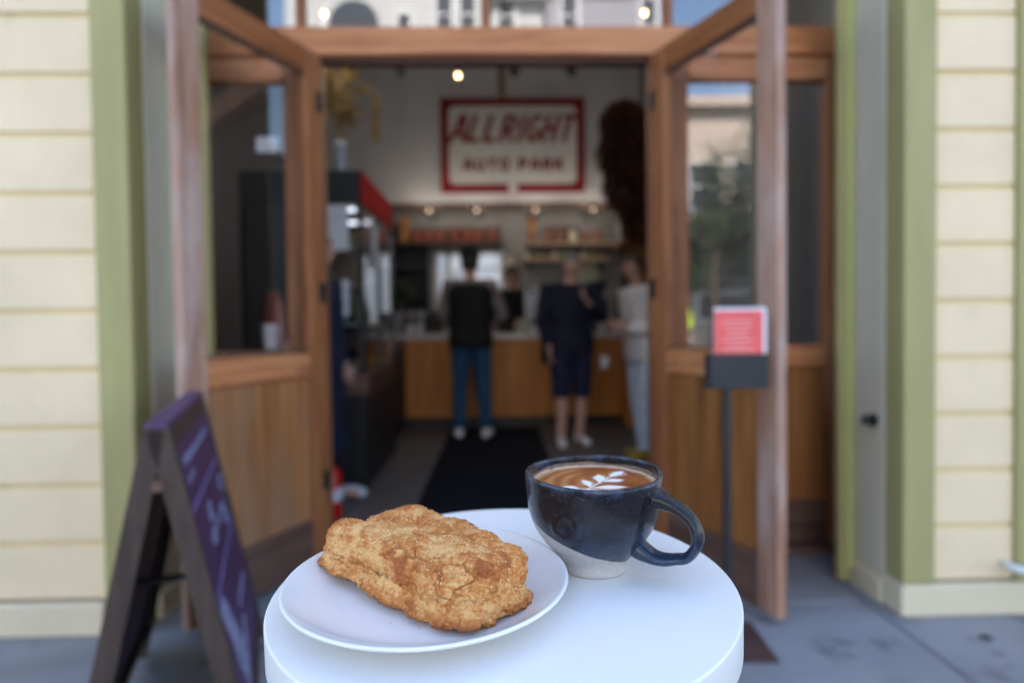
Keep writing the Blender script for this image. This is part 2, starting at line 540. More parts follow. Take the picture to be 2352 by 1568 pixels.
# door leaves, hinge at the local origin, leaf runs along local +X
def leaf(hx, hy, ex, ey, side, planks):
    d = Vector((ex - hx, ey - hy))
    ang = math.atan2(d.y, d.x)
    L = d.length
    T = 0.044
    s = NB()
    add_box(s, L - 0.10, L, -T / 2, T / 2, 0.03, 2.31, 0.004)
    lf = obj('door', s, 'pinkwood', None)
    lf.parent = cafe
    lf.location = (hx, hy - Y0, 0)
    lf.rotation_euler = (0, 0, ang)
    lf['label'] = 'left wooden door leaf swung open outward' if side < 0 else 'right wooden door leaf swung open outward'
    def P(name, x0, x1, z0, z1, mat, t, bev=0.003):
        return bx(name, lf, x0, x1, -t / 2, t / 2, z0, z1, mat, bev)
    a, c = 0.097, L - 0.102
    P('hinge_stile', 0.0, 0.095, 0.03, 2.31, 'redwood_z', T, 0.004)
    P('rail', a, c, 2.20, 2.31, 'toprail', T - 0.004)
    P('rail', a, c, 0.872, 0.978, 'redwood', T - 0.004)
    P('rail', a, c, 0.03, 0.235, 'darkwood', T - 0.004)
    P('glass_pane', a + 0.001, c - 0.001, 0.985, 2.193, 'glass', 0.006, 0)
    for z0, z1 in ((0.979, 0.99), (2.188, 2.199)):
        P('glazing_bead', a, c, z0, z1, 'darkwood', 0.024, 0)
    w = (c - a)
    xp = a
    for k, fr in enumerate(planks):
        P('plank', xp + 0.0015, xp + fr * w - 0.0015, 0.237, 0.870, 'panelwood' if (side < 0) else 'orangewood', 0.020)
        xp += fr * w
    for z in (0.35, 1.2, 2.05):
        P('hinge', -0.012, 0.03, z, z + 0.09, 'black', T + 0.006, 0)
    h = NB()
    add_tube(h, [(L - 0.05, side * 0.022, 1.0), (L - 0.05, side * 0.06, 1.02), (L - 0.05, side * 0.06, 1.20), (L - 0.05, side * 0.022, 1.22)], 0.008, 8)
    obj('handle', h, 'black', lf, smooth=True)
    return lf
M['toprail'] = wood('dark_brown_rail', (0.14, 0.04, 0.010), (0.27, 0.085, 0.020), (0.36, 0.13, 0.036), 'x')  # dark brown wood of the leaf top rails
leaf(-0.800, 2.925, -1.100, 2.235, -1, (0.30, 0.42, 0.28))
leaf(0.735, 2.925, 1.005, 2.225, 1, (0.33, 0.34, 0.33))

# ------------------------------------------------------------------ interior shell
b = NB(); add_box(b, -7.9, 7.9, 3.04, 9.0, -0.3, -0.004)
structure('interior_floor', b, 'floor_in')
b = NB(); add_box(b, -2.7, -2.6, 3.06, 9.0, 0, 4.9)
structure('interior_wall', b, 'wall_grey')
b = NB(); add_box(b, 1.93, 2.03, 3.06, 9.0, 0, 4.9)
structure('interior_wall', b, 'wall_grey')
b = NB(); add_box(b, -2.6, 1.93, 8.5, 8.6, 2.69, 4.9); add_box(b, -2.6, 1.93, 8.601, 8.999, 2.69, 2.78)
structure('interior_upper_wall', b, 'wall_white')
b = NB(); add_box(b, -2.6, 1.93, 3.06, 8.5, 4.9, 5.0)
structure('ceiling', b, 'ceiling')
b = NB(); add_box(b, -2.6, -1.66, 3.05, 3.10, 0, 4.9); add_box(b, 1.66, 1.93, 3.05, 3.10, 0, 4.9)
structure('interior_front_wall', b, 'wall_white')
b = NB(); add_box(b, -2.6, 1.93, 8.47, 8.499, 2.64, 2.70, 0.003)
structure('soffit_trim', b, 'darkwood')

mt = NB(); add_box(mt, -0.50, 0.42, 3.10, 6.72, -0.003, 0.008, 0.003)
tag(center_origin(obj('floor_mat', mt, 'mat_rubber')), 'long black rubber runner mat leading to the counter', 'mat')

# ------------------------------------------------------------------ people
def make_head(bm, c, s=1.0, rz=0.0, nod=0.0):
    """head about 0.235 m tall, facing -Y before the turn"""
    res = bmesh.ops.create_icosphere(bm, subdivisions=4, radius=1.0)
    rot = Matrix.Rotation(rz, 3, 'Z') @ Matrix.Rotation(nod, 3, 'X')
    for v in res['verts']:
        x, y, z = v.co
        X, Y, Z = x * 0.076, y * 0.095, z * 0.118
        f = max(0, -y)
        if z < 0:
            k = 1 - 0.32 * (-z) ** 1.3
            X *= k
            if y > 0:
                Y *= 1 - 0.35 * (-z)
        # brow, eye sockets, nose, mouth, chin
        g = lambda cx, cz, w, h: math.exp(-((X - cx) / w) ** 2 - ((Z - cz) / h) ** 2) * (1 if y < -0.3 else 0)
        Y -= 0.006 * g(0, 0.022, 0.04, 0.009)
        Y += 0.009 * (g(0.030, 0.002, 0.014, 0.011) + g(-0.030, 0.002, 0.014, 0.011))
        Y -= 0.024 * g(0, -0.024, 0.010, 0.014) + 0.010 * g(0, -0.002, 0.008, 0.018)
        Y -= 0.006 * g(0, -0.060, 0.020, 0.005) + 0.005 * g(0, -0.071, 0.018, 0.005)
        Y += 0.004 * g(0, -0.065, 0.022, 0.002)
        Y -= 0.010 * g(0, -0.100, 0.022, 0.014)
        v.co = rot @ (Vector((X, Y, Z)) * s) + Vector(c)
    for sgn in (-1, 1):
        r2 = bmesh.ops.create_icosphere(bm, subdivisions=2, radius=1.0)
        for v in r2['verts']:
            p = Vector((v.co.x * 0.010 + sgn * 0.078, v.co.y * 0.018 + 0.008, v.co.z * 0.032 - 0.006))
            v.co = rot @ (p * s) + Vector(c)

def torso(bm, rings, seg=20):
    rs = []
    for cx, cy, z, rx, ry in rings:
        rs.append([(cx + rx * math.copysign(abs(math.cos(t)) ** 0.85, math.cos(t)), cy + ry * math.copysign(abs(math.sin(t)) ** 0.85, math.sin(t)), z) for t in [2 * math.pi * k / seg for k in range(seg)]])
    add_ring_loft(bm, rs)

def fuse(name, bm, mat, parent, voxel, wrinkle=0.0, smooth_it=2):
    o = obj(name, bm, mat, parent)
    md = o.modifiers.new('r', 'REMESH')
    md.mode = 'VOXEL'
    md.voxel_size = voxel
    md.use_smooth_shade = True
    sm = o.modifiers.new('s', 'SMOOTH')
    sm.iterations = smooth_it
    dg = bpy.context.evaluated_depsgraph_get()
    me = bpy.data.meshes.new_from_object(o.evaluated_get(dg))
    old = o.data
    o.modifiers.clear()
    o.data = me
    me.name = name
    if not me.materials:
        me.materials.append(M[mat] if isinstance(mat, str) else mat)
    bpy.data.meshes.remove(old)
    if wrinkle:
        for v in me.vertices:
            p = v.co
            w = mn.noise(Vector((p.x * 9, p.y * 9, p.z * 14))) + 0.5 * mn.noise(Vector((p.x * 22, p.y * 22, p.z * 30)))
            v.co = p + v.normal * (w * wrinkle)
    return o

def lerp(a, b, t):
    return Vector(a) * (1 - t) + Vector(b) * t

def person(label, loc, rz, H=1.75, top='black', bottom='jeans', shoe='shoe_white', skin='skin', hair='hair_dark',
           arms=None, stance=((-0.10, 0.0), (0.10, 0.0)), shorts=False, vest=None, head_turn=0.0, nod=0.0, lean=0.0,
           hairlong=False, coat_len=0.0, wide=1.0, hat=None):
    """local frame: feet at z=0, facing -Y. arms: {side: (elbow, wrist, handdir)} with side -1 / 1 (x sign)"""
    s = H / 1.75
    root = thing('person', label, 'person', loc, rz, 'people in the cafe')
    S = lambda p: Vector((p[0] * s, p[1] * s, p[2] * s))
    ly = -lean
    hipz, chest, neck = 0.93, 1.30, 1.47
    sh = {-1: (-0.19 * wide, ly * 0.9, 1.42), 1: (0.19 * wide, ly * 0.9, 1.42)}
    hip = {-1: (-0.09 * wide, 0, 0.90), 1: (0.09 * wide, 0, 0.90)}
    arms = arms or {}
    A = {}
    for sd in (-1, 1):
        A[sd] = arms.get(sd, ((sd * 0.255 * wide, 0.02 + ly * .5, 1.13), (sd * 0.26 * wide, -0.05 + ly * .3, 0.88), (0, -0.15, -1)))
    ank = {sd: (stance[i][0], stance[i][1], 0.085) for i, sd in enumerate((-1, 1))}
    kn = {sd: tuple(lerp(hip[sd], ank[sd], 0.5) + Vector((0, -0.025, 0.02))) for sd in (-1, 1)}
    body = NB()
    T = lambda infl, top_: [(0, 0, 0.84 * s, (0.155 * wide + infl) * s, (0.105 + infl) * s), (0, 0, 0.93 * s, (0.168 * wide + infl) * s, (0.115 + infl) * s),
         (0, ly * .3 * s, 1.08 * s, (0.145 * wide + infl) * s, (0.100 + infl) * s), (0, ly * .7 * s, 1.25 * s, (0.165 * wide + infl) * s, (0.115 + infl) * s),
         (0, ly * .85 * s, 1.37 * s, (0.178 * wide + infl) * s, (0.105 + infl) * s), (0, ly * .95 * s, 1.435 * s, (0.14 * wide + infl) * s, (0.078 + infl) * s), (0, ly * s, 1.475 * s, (0.068 + infl * .6) * s, (0.062 + infl * .6) * s)]
    torso(body, T(0, 0))
    add_tube(body, [S((0, ly, 1.44)), S((0, ly - 0.01, 1.58))], [0.058 * s, 0.052 * s], 12)
    hc = S((0, ly - 0.025, 1.635))
    make_head(body, hc, s, head_turn, nod)
    for sd in (-1, 1):
        e, w, hd = A[sd]
        e, w = S(e), S(w)
        add_tube(body, [S(sh[sd]), lerp(S(sh[sd]), e, .5), e, lerp(e, w, .4), w], [0.054 * s, 0.045 * s, 0.037 * s, 0.036 * s, 0.026 * s], 10)
        hd = Vector(hd).normalized()
        side = hd.cross(Vector((1, 0, 0)))
        if side.length < .3:
            side = hd.cross(Vector((0, 1, 0)))
        side.normalize()
        palm = w + hd * 0.09 * s
        add_tube(body, [w, w + hd * 0.04 * s, palm], [0.027 * s, 0.036 * s, 0.036 * s], 10, 0.45, up=side)
        curl = hd.cross(side).normalized()
        for k, ln in enumerate((0.066, 0.075, 0.070, 0.055)):
            st = palm + side * (0.027 - k * 0.018) * s - hd * 0.012 * s
            add_tube(body, [st, st + hd * ln * .45 * s + curl * -0.006 * s, st + hd * ln * .75 * s - curl * 0.02 * s, st + hd * ln * .92 * s - curl * 0.036 * s], [0.0095 * s, 0.009 * s, 0.0085 * s, 0.0075 * s], 7)
        st = w + hd * 0.03 * s + side * 0.025 * s
        add_tube(body, [st, st + hd * 0.03 * s + side * 0.025 * s, st + hd * 0.06 * s + side * 0.03 * s], [0.012 * s, 0.011 * s, 0.009 * s], 7)
        add_tube(body, [S(hip[sd]), lerp(S(hip[sd]), S(kn[sd]), .5), S(kn[sd]), lerp(S(kn[sd]), S(ank[sd]), .35), S(ank[sd])], [0.088 * s, 0.075 * s, 0.055 * s, 0.055 * s, 0.038 * s], 12)
        a = S(ank[sd])
        add_tube(body, [a + Vector((0, 0.03, -0.03)) * s, a + Vector((0, -0.06, -0.045)) * s, a + Vector((0, -0.13, -0.055)) * s], [0.036 * s, 0.036 * s, 0.025 * s], 10)
    fuse('body', body, skin, root, 0.0085 * s)
    # shirt / jacket
    t = NB()
    torso(t, T(0.022, 0) if not coat_len else [(0, 0, (0.93 - coat_len) * s, 0.21 * wide * s, 0.16 * s)] + T(0.03, 0))
    for sd in (-1, 1):
        e, w, hd = A[sd]
        e, w = S(e), S(w)
        add_tube(t, [S((sd * 0.10, ly * .9, 1.42)), S(sh[sd]), lerp(S(sh[sd]), e, .5), e, lerp(e, w, .5), lerp(e, w, .93)], [0.07 * s, 0.076 * s, 0.066 * s, 0.056 * s, 0.050 * s, 0.042 * s], 12)
    fuse('jacket' if coat_len or top != 'cream_knit' else 'sweater', t, top if not vest else vest[1], root, 0.012 * s, 0.006)
    if vest:
        t = NB()
        torso(t, T(0.040, 0)[:-1])
        fuse('vest', t, vest[0], root, 0.012 * s, 0.005)
    # trousers
    t = NB()
    torso(t, [(0, 0, 0.84 * s, (0.165 * wide) * s, 0.118 * s), (0, 0, 0.98 * s, (0.168 * wide) * s, 0.122 * s)])
    for sd in (-1, 1):
        end = 0.12 if not shorts else None
        h_, k_, a_ = S(hip[sd]), S(kn[sd]), S(ank[sd])
        if shorts:
            add_tube(t, [h_, lerp(h_, k_, .5), lerp(k_, a_, 0.16)], [0.103 * s, 0.098 * s, 0.087 * s], 14)
        else:
            add_tube(t, [h_, lerp(h_, k_, .5), k_, lerp(k_, a_, .5), lerp(k_, a_, 0.99)], [0.103 * s, 0.088 * s, 0.071 * s, 0.066 * s, 0.060 * s], 14)
    fuse('shorts' if shorts else 'trousers', t, bottom, root, 0.012 * s, 0.005)
    for sd in (-1, 1):
        a = S(ank[sd])
        t = NB()
        turn = Matrix.Rotation(sd * 0.25, 3, 'Z')
        pts = [(-0.045, 0.045, 0.038), (0.03, 0.036, 0.046), (-0.03, 0.03, 0.0)]
        path = [Vector((0, 0.05, 0.042)), Vector((0, 0.0, 0.045)), Vector((0, -0.07, 0.038)), Vector((0, -0.13, 0.032)), Vector((0, -0.165, 0.026))]
        add_tube(t, [Vector((a.x, a.y, 0)) + (turn @ p) * s for p in path], [0.034 * s, 0.044 * s, 0.044 * s, 0.040 * s, 0.022 * s], 12, up=(0, 0, 1))
        add_tube(t, [a + Vector((0, 0.012, -0.03)), a + Vector((0, 0.015, 0.015))], [0.043 * s, 0.042 * s], 12)
        for v in t.verts:
            v.co.z = max(v.co.z, 0.004)
        o = fuse('shoe', t, shoe, root, 0.008 * s)
    # hair: shell over the skull
    t = NB()
    rot = Matrix.Rotation(head_turn, 3, 'Z') @ Matrix.Rotation(nod, 3, 'X')
    res = bmesh.ops.create_icosphere(t, subdivisions=4, radius=1.0)
    for v in res['verts']:
        x, y, z = v.co
        n = 1 + 0.05 * mn.noise(Vector((x * 5, y * 5, z * 5)))
        X, Y, Z = x * 0.085 * n, y * 0.104 * n + 0.004, z * 0.124 * n + 0.006
        cut = 0.055 if y < -0.25 else (-0.03 if y < 0.15 else -0.075)
        if hairlong and y > -0.1:
            cut = -0.2
            if z < 0:
                Z *= 1.7
                X *= 1.0
        if Z < cut:
            X *= 0.8; Y = Y * 0.75 + 0.012; Z = max(Z, cut - 0.01)
        v.co = rot @ (Vector((X, Y, Z)) * s) + hc
    obj('hair', t, hair, root, smooth=True)
    for sd in (-1, 1):
        t = NB()
        res = bmesh.ops.create_icosphere(t, subdivisions=2, radius=0.0115 * s)
        for v in res['verts']:
            v.co = rot @ (v.co + Vector((sd * 0.030, -0.0815, 0.002)) * s) + hc
        obj('eye', t, 'eye', root, smooth=True)
    if hat:
        t = NB()
        add_lathe(t, [(0.094 * s, 0.0), (0.095 * s, 0.03 * s), (0.085 * s, 0.07 * s), (0.03 * s, 0.095 * s), (0.0, 0.097 * s)], 20, (hc.x, hc.y + .005, hc.z + 0.045 * s))
        obj('beanie', t, hat, root, smooth=True)
    return root

M['jeans'] = simple('blue_jeans', (0.008, 0.06, 0.14), 0.8, var=0.25, scale=12)
M['shoe_white'] = simple('white_trainers', (0.80, 0.80, 0.84), 0.6, var=0.08)
M['shoe_yellow'] = simple('yellow_shoes', (0.42, 0.27, 0.01), 0.6, var=0.1)
M['hair_dark'] = simple('dark_hair', (0.015, 0.010, 0.008), 0.6, var=0.4, scale=60, stretch=(1, 1, 0.2))
M['hair_grey'] = simple('grey_hair', (0.20, 0.20, 0.20), 0.6, var=0.4, scale=60, stretch=(1, 1, 0.2))
M['hair_brown'] = simple('brown_hair', (0.05, 0.022, 0.012), 0.6, var=0.4, scale=60, stretch=(1, 1, 0.2))
M['eye'] = simple('eye_dark', (0.05, 0.04, 0.03), 0.2)
M['cloth_black'] = simple('black_cloth', (0.004, 0.004, 0.005), 0.9, var=0.3)
M['cloth_navy'] = simple('navy_cloth', (0.004, 0.006, 0.020), 0.85, var=0.3)
M['navy_short'] = simple('navy_shorts', (0.008, 0.012, 0.042), 0.85, var=0.2)
M['coat_navy'] = simple('navy_coat', (0.008, 0.014, 0.045), 0.85, var=0.3)
M['cloth_taupe'] = simple('taupe_sleeve', (0.24, 0.19, 0.18), 0.85, var=0.15)
M['cream_knit'] = simple('cream_knit', (0.76, 0.70, 0.66), 0.9, var=0.1, scale=40)
M['pale_denim'] = simple('pale_denim', (0.62, 0.67, 0.76), 0.85, var=0.12, scale=14)
M['hivis'] = simple('hi_vis_yellow', (0.62, 0.85, 0.05), 0.7, var=0.05)

# man with his back to us at the counter
p = person('man seen from behind in black vest, blue jeans and white trainers', (-0.25, 6.12, 0.008), math.pi, 1.80,
           bottom='jeans', vest=('cloth_black', 'cloth_taupe'), hair='hair_dark', hat='cloth_black',
           stance=((-0.135, 0.0), (0.12, -0.02)), wide=1.02,
           arms={-1: ((-0.30, -0.10, 1.14), (-0.27, -0.34, 1.03), (0.2, -1, -0.1)), 1: ((0.27, -0.10, 1.15), (0.2, -0.33, 1.05), (-0.2, -1, 0))})
# man facing the street
p = person('grey-haired man in navy jacket and navy shorts with hand raised to chest', (0.665, 5.72, 0.0), R(12), 1.72,
           top='cloth_navy', bottom='navy_short', hair='hair_grey', shorts=True, wide=1.20,
           stance=((-0.10, 0.0), (0.09, 0.05)), nod=R(12),
           arms={1: ((0.27, -0.10, 1.16), (0.07, -0.27, 1.29), (-0.5, -0.2, 0.6)), -1: ((-0.285, 0.0, 1.14), (-0.24, -0.10, 0.90), (0, -.2, -1))})
# woman at the right
p = person('woman in cream sweater, pale denim trousers and yellow shoes beside the door post', (1.17, 5.12, 0.0), R(-80), 1.64,
           top='cream_knit', bottom='pale_denim', shoe='shoe_yellow', hair='hair_brown', skin='skin2', wide=1.35,
           stance=((-0.09, 0.05), (0.10, -0.03)), nod=R(14), lean=0.05,
           arms={-1: ((-0.27, 0.0, 1.10), (-0.18, -0.21, 1.13), (0.6, -0.7, 0.3)), 1: ((0.27, 0.0, 1.10), (0.16, -0.21, 1.12), (-0.6, -0.7, 0.3))})
# barista
p = person('barista in black clothes working behind the counter', (0.20, 7.78, 0.0), R(-20), 1.80,
           top='cloth_black', bottom='cloth_black', shoe='cloth_black', hair='hair_dark', skin='skin2', wide=1.0, nod=R(20),
           arms={-1: ((-0.25, -0.08, 1.12), (-0.16, -0.32, 1.05), (0.2, -1, -0.2)), 1: ((0.25, -0.08, 1.12), (0.16, -0.32, 1.05), (-0.2, -1, -0.2))})
# person in long navy coat next to the case
p = person('person in long navy coat half hidden behind the left door post', (-1.12, 4.02, 0.0), R(75), 1.66,
           top='coat_navy', bottom='cloth_black', shoe='pale_denim', hair='hair_brown', coat_len=0.62, wide=1.05,
           stance=((-0.09, 0.08), (0.10, -0.10)))
# street passer-by reflected in the glass
p = person('passer-by across the road in yellow hi-vis jacket', (5.4, -12.6, 0.0), R(200), 1.75, top='hivis', bottom='hivis', shoe='cloth_black')
del p['group']

bp = NB()
add_box(bp, 0.395, 0.50, 5.62, 5.80, 0.74, 1.06, 0.03, 2)
add_tube(bp, [(0.45, 5.66, 1.05), (0.50, 5.66, 1.30), (0.56, 5.68, 1.47)], 0.014, 6)
tag(center_origin(obj('shoulder_bag', bp, 'cloth_black', smooth='auto')), 'black shoulder bag at the hip of the man in navy shorts', 'bag')
tumb = NB(); add_lathe(tumb, [(0.030, 0), (0.038, 0.10), (0.039, 0.105), (0.0, 0.105)], 16, (0.95, 5.63, 0.70))
tag(center_origin(obj('cup', tumb, 'paper')), 'small pale cup held low beside the navy shorts', 'cup')

# ------------------------------------------------------------------ wall sign
sg = thing('wall_sign', 'large cream sign with red border and red ALLRIGHT AUTO PARK lettering', 'sign', (0.242, 8.47, 2.832), world=True)
x0, x1, z0, z1 = -0.705, 1.190, 2.83, 4.065
bx('face', sg, x0 + 0.01, x1 - 0.01, 8.462, 8.498, z0 + 0.01, z1 - 0.01, 'signface')
fb = NB()
W_ = 0.105
def rr(x0, x1, z0, z1, r, n=6):
    pts = []
    for cx, cz, a0 in ((x1 - r, z1 - r, 0), (x0 + r, z1 - r, 90), (x0 + r, z0 + r, 180), (x1 - r, z0 + r, 270)):
        for k in range(n + 1):
            a = R(a0 + 90 * k / n)
            pts.append((cx + r * math.cos(a), cz + r * math.sin(a)))
    return pts
outer = rr(x0, x1, z0, z1, 0.006)
inner = rr(x0 + W_, x1 - W_, z0 + W_, z1 - W_, 0.09)
vo = [[fb.verts.new((px, yy, pz)) for px, pz in pts] for pts, yy in ((outer, 8.448), (inner, 8.448), (inner, 8.461), (outer, 8.498))]
n_ = len(outer)
for a_, b__ in ((0, 1), (1, 2), (3, 0)):
    for i in range(n_):
        j = (i + 1) % n_
        fb.faces.new((vo[a_][i], vo[a_][j], vo[b__][j], vo[b__][i]))
obj('border', fb, 'red', sg)
nb = NB(); add_box(nb, 0.18, 0.29, 8.4455, 8.4475, z0 + 0.004, z0 + W_ + 0.01)
obj('border_glint', nb, 'signface', sg)  # cream strip paints a lamp's reflection over the red border

GLYPH = {
 'A': [((0, 0), (.42, 1)), ((.42, 1), (.58, 1)), ((.58, 1), (1, 0)), ((.2, .32), (.8, .32))],
 'L': [((.1, 0), (.1, 1)), ((.1, .08), (.95, .08))],
 'R': [((.1, 0), (.1, 1)), ((.1, .92), (.72, .92)), ((.86, .82), (.86, .60)), ((.1, .48), (.72, .48)), ((.72, .92), (.86, .80)), ((.86, .62), (.72, .48)), ((.5, .46), (.95, 0))],
 'I': [((.5, 0), (.5, 1))],
 'G': [((.9, .80), (.7, .92)), ((.7, .92), (.32, .92)), ((.32, .92), (.1, .72)), ((.1, .75), (.1, .25)), ((.1, .28), (.32, .08)), ((.3, .08), (.74, .08)), ((.72, .08), (.9, .24)), ((.9, .18), (.9, .46)), ((.92, .44), (.56, .44))],
 'H': [((.1, 0), (.1, 1)), ((.9, 0), (.9, 1)), ((.1, .5), (.9, .5))],
 'T': [((.5, 0), (.5, 1)), ((0, .92), (1, .92))],
 'U': [((.1, .25), (.1, 1)), ((.9, .25), (.9, 1)), ((.1, .28), (.32, .08)), ((.3, .08), (.7, .08)), ((.68, .08), (.9, .28))],
 'O': [((.1, .25), (.1, .75)), ((.9, .25), (.9, .75)), ((.1, .28), (.32, .08)), ((.3, .08), (.7, .08)), ((.68, .08), (.9, .28)), ((.1, .72), (.32, .92)), ((.3, .92), (.7, .92)), ((.68, .92), (.9, .72))],
 'P': [((.1, 0), (.1, 1)), ((.1, .92), (.72, .92)), ((.72, .92), (.88, .80)), ((.88, .84), (.88, .58)), ((.88, .60), (.72, .44)), ((.1, .44), (.74, .44))],
 'K': [((.1, 0), (.1, 1)), ((.15, .42), (.9, 1)), ((.38, .58), (.95, 0))],
}
def sign_text(word, xl, zb, cw, h, gap, wt, shear):
    """painted block letters, one object each"""
    x = xl
    for chx in word:
        if chx == ' ':
            x += cw * 0.75
            continue
        w = cw * (0.42 if chx == 'I' else 1.0)
        b = NB()
        for n, (p, q) in enumerate(GLYPH[chx]):
            P_ = Vector((x + p[0] * w + shear * p[1] * h, zb + p[1] * h)); Q_ = Vector((x + q[0] * w + shear * q[1] * h, zb + q[1] * h))
            d = (Q_ - P_).normalized(); s_ = Vector((-d.y, d.x)) * wt / 2
            y0 = 8.4585 - n * 0.0004
            ring = [P_ + s_, P_ - s_, Q_ - s_, Q_ + s_]
            v1 = [b.verts.new((t.x, 8.4615, t.y)) for t in ring]; v2 = [b.verts.new((t.x, y0, t.y)) for t in ring]
            b.faces.new(v2); b.faces.new(list(reversed(v1)))
            for k in range(4):
                b.faces.new((v1[k], v1[(k + 1) % 4], v2[(k + 1) % 4], v2[k]))
        obj('letter', b, 'red', sg)
        x += w + gap
sign_text('ALLRIGHT', -0.585, 3.485, 0.165, 0.36, 0.050, 0.062, 0.30)
sign_text('AUTO PARK', -0.405, 3.12, 0.115, 0.155, 0.044, 0.042, 0.0)

# ------------------------------------------------------------------ lamps
M['bulb'] = emit('bulb_glow', (1.0, 0.56, 0.22), 3.2)
M['bulb_soft'] = emit('downlight_glow', (1.0, 0.6, 0.32), 0.4)
def lamp_light(parent, loc, watts, spot=None):
    ld = bpy.data.lights.new('lamp_light', 'SPOT' if spot else 'POINT')
    ld.energy = watts
    ld.color = (1.0, 0.88, 0.76)
    ld.shadow_soft_size = 0.02
    o = bpy.data.objects.new('lamp_light', ld)
    C.objects.link(o)
    o.parent = parent
    o.location = loc
    if spot:
        ld.spot_size = R(spot[1]); ld.spot_blend = 0.8
        o.rotation_euler = spot[0]
def pendant(x, y, z, label, r=0.014, grp='bare bulb pendants'):
    t = thing('pendant_lamp', label, 'lamp', (x, y, z), 0, grp)
    b = NB(); add_sphere(b, (0, 0, 0), r, 3, sz=1.15); obj('bulb', b, 'bulb', t, smooth=True)
    b = NB(); add_lathe(b, [(0.012, r * 1.1), (0.014, r * 1.1 + 0.05), (0.003, r * 1.1 + 0.06)], 12); obj('socket', b, 'black', t, smooth=True)
    b = NB(); add_tube(b, [(0, 0, r + 0.06), (0, 0, 4.895 - z)], 0.003, 6); obj('cord', b, 'black', t)
    lamp_light(t, (0, 0, -0.05), 1.2)
    return t
pendant(-0.275, 5.0, 3.02, 'lit warm bulb hanging just below the lintel, left of the sign')
pendant(-1.166, 4.5, 3.25, 'lit bulb behind the transom glass above the left door post')
pendant(1.06, 4.5, 3.256, 'lit bulb behind the transom glass above the right door post')
def downlight(x, label):
    t = thing('soffit_downlight', label, 'lamp', (x, 8.42, 2.60), 0, 'small spotlights along the soffit edge')
    b = NB(); add_lathe(b, [(0.03, 0.0), (0.036, 0.005), (0.036, 0.07), (0.0, 0.075)], 16); obj('housing', b, 'black', t, smooth=True)
    b = NB(); add_sphere(b, (0, 0, -0.004), 0.026, 2, sz=0.5); obj('bulb', b, 'bulb_soft', t, smooth=True)
    b = NB(); add_tube(b, [(0, 0, 0.07), (0, 0.049, 0.09)], 0.006, 6); obj('arm', b, 'black', t)
    lamp_light(t, (0, -0.30, 0.02), 0.55)
    lamp_light(t, (0, 0.0, -0.05), 0.25)
for x, l in ((-0.865, 'leftmost and brightest soffit spotlight, above the red-lidded jars'), (-0.24, 'second soffit spotlight from the left under the sign'),
             (0.53, 'third soffit spotlight from the left under the sign'), (1.285, 'rightmost soffit spotlight beside the dried foliage')):
    downlight(x, l)
def track(x, label):
    t = thing('ceiling_spotlight', label, 'lamp', (x, 6.0, 3.44), R(10), 'unlit black ceiling spotlights')
    b = NB(); add_tube(b, [(0, -0.06, -0.03), (0, 0.06, 0.03)], [0.045, 0.035], 14); obj('head', b, 'black', t, smooth='auto')
    b = NB(); add_tube(b, [(0, 0.02, 0.02), (0, 0.02, 4.89 - 3.44)], 0.008, 8); obj('stem', b, 'greysteel', t)
track(-0.86, 'black ceiling spotlight nearest the dried grass')
track(0.188, 'black ceiling spotlight above the sign centre')
track(0.716, 'black ceiling spotlight above the sign right end')
b = NB(); add_tube(b, [(0.075, 6.2, 3.28), (0.075, 6.2, 4.9)], 0.035, 10)
tag(center_origin(obj('hanging_tube', b, 'darkwood')), 'narrow brown wooden tube hanging above the sign', 'tube')

# ------------------------------------------------------------------ display case
dc = thing('display_case', 'tall glass pastry case with black header and red side panel', 'display case', (-1.15, 4.9, 0), world=True)
CX0, CX1, CY0, CY1 = -1.70, -0.885, 4.3, 5.55
bx('header', dc, CX0, CX1 - 0.012, CY0, CY1, 1.90, 2.132, 'blackmat', 0.006)
bx('red_panel', dc, CX1 - 0.0115, CX1, CY0 + 0.01, CY1 - 0.01, 1.905, 2.128, 'bright_red', 0.003)
bx('base', dc, CX0, CX1, CY0, CY1, 0.0, 0.62, 'black', 0.006)
bx('side_board', dc, CX0 + 0.002, -1.40, CY0 + 0.0, CY0 + 0.03, 0.783, 1.897, 'blackmat', 0.003)
bx('kick_board', dc, CX0, CX1 + 0.012, CY0 + 0.02, CY1, 0.621, 0.78, 'darkwood', 0.004)
for x, y in ((CX0, CY0), (CX1 - 0.035, CY0), (CX0, CY1 - 0.035), (CX1 - 0.035, CY1 - 0.035), (-1.399, CY0), (CX1 - 0.035, 4.92)):
    bx('frame_post', dc, x, x + 0.035, y, y + 0.035, 0.782, 1.898, 'black', 0.003)
for z in (0.80, 1.10, 1.37, 1.62):
    bx('shelf', dc, CX0 + 0.04, CX1 - 0.04, CY0 + 0.04, CY1 - 0.04, z, z + 0.012, 'ceramic', 0.002)
bx('glass_pane', dc, -1.398, CX1 - 0.036, CY0 + 0.012, CY0 + 0.018, 0.783, 1.897, 'case_glass')
bx('glass_pane', dc, CX1 - 0.020, CX1 - 0.014, CY0 + 0.036, CY1 - 0.036, 0.783, 1.897, 'case_glass')
bx('light_panel', dc, CX0 + 0.045, CX0 + 0.055, CY0 + 0.05, CY1 - 0.05, 0.83, 1.88, M.setdefault('case_back', simple('case_back_white', (0.7, 0.72, 0.78), 0.4, var=0.05)))
M['case_lamp'] = emit('case_lamp', (0.78, 0.86, 1.0), 0.5)
bx('light_tube', dc, -1.35, -0.95, CY0 + 0.07, CY0 + 0.09, 1.872, 1.892, 'case_lamp')
bx('light_tube', dc, -1.62, -0.95, CY0 + 0.62, CY0 + 0.64, 1.872, 1.892, 'case_lamp')
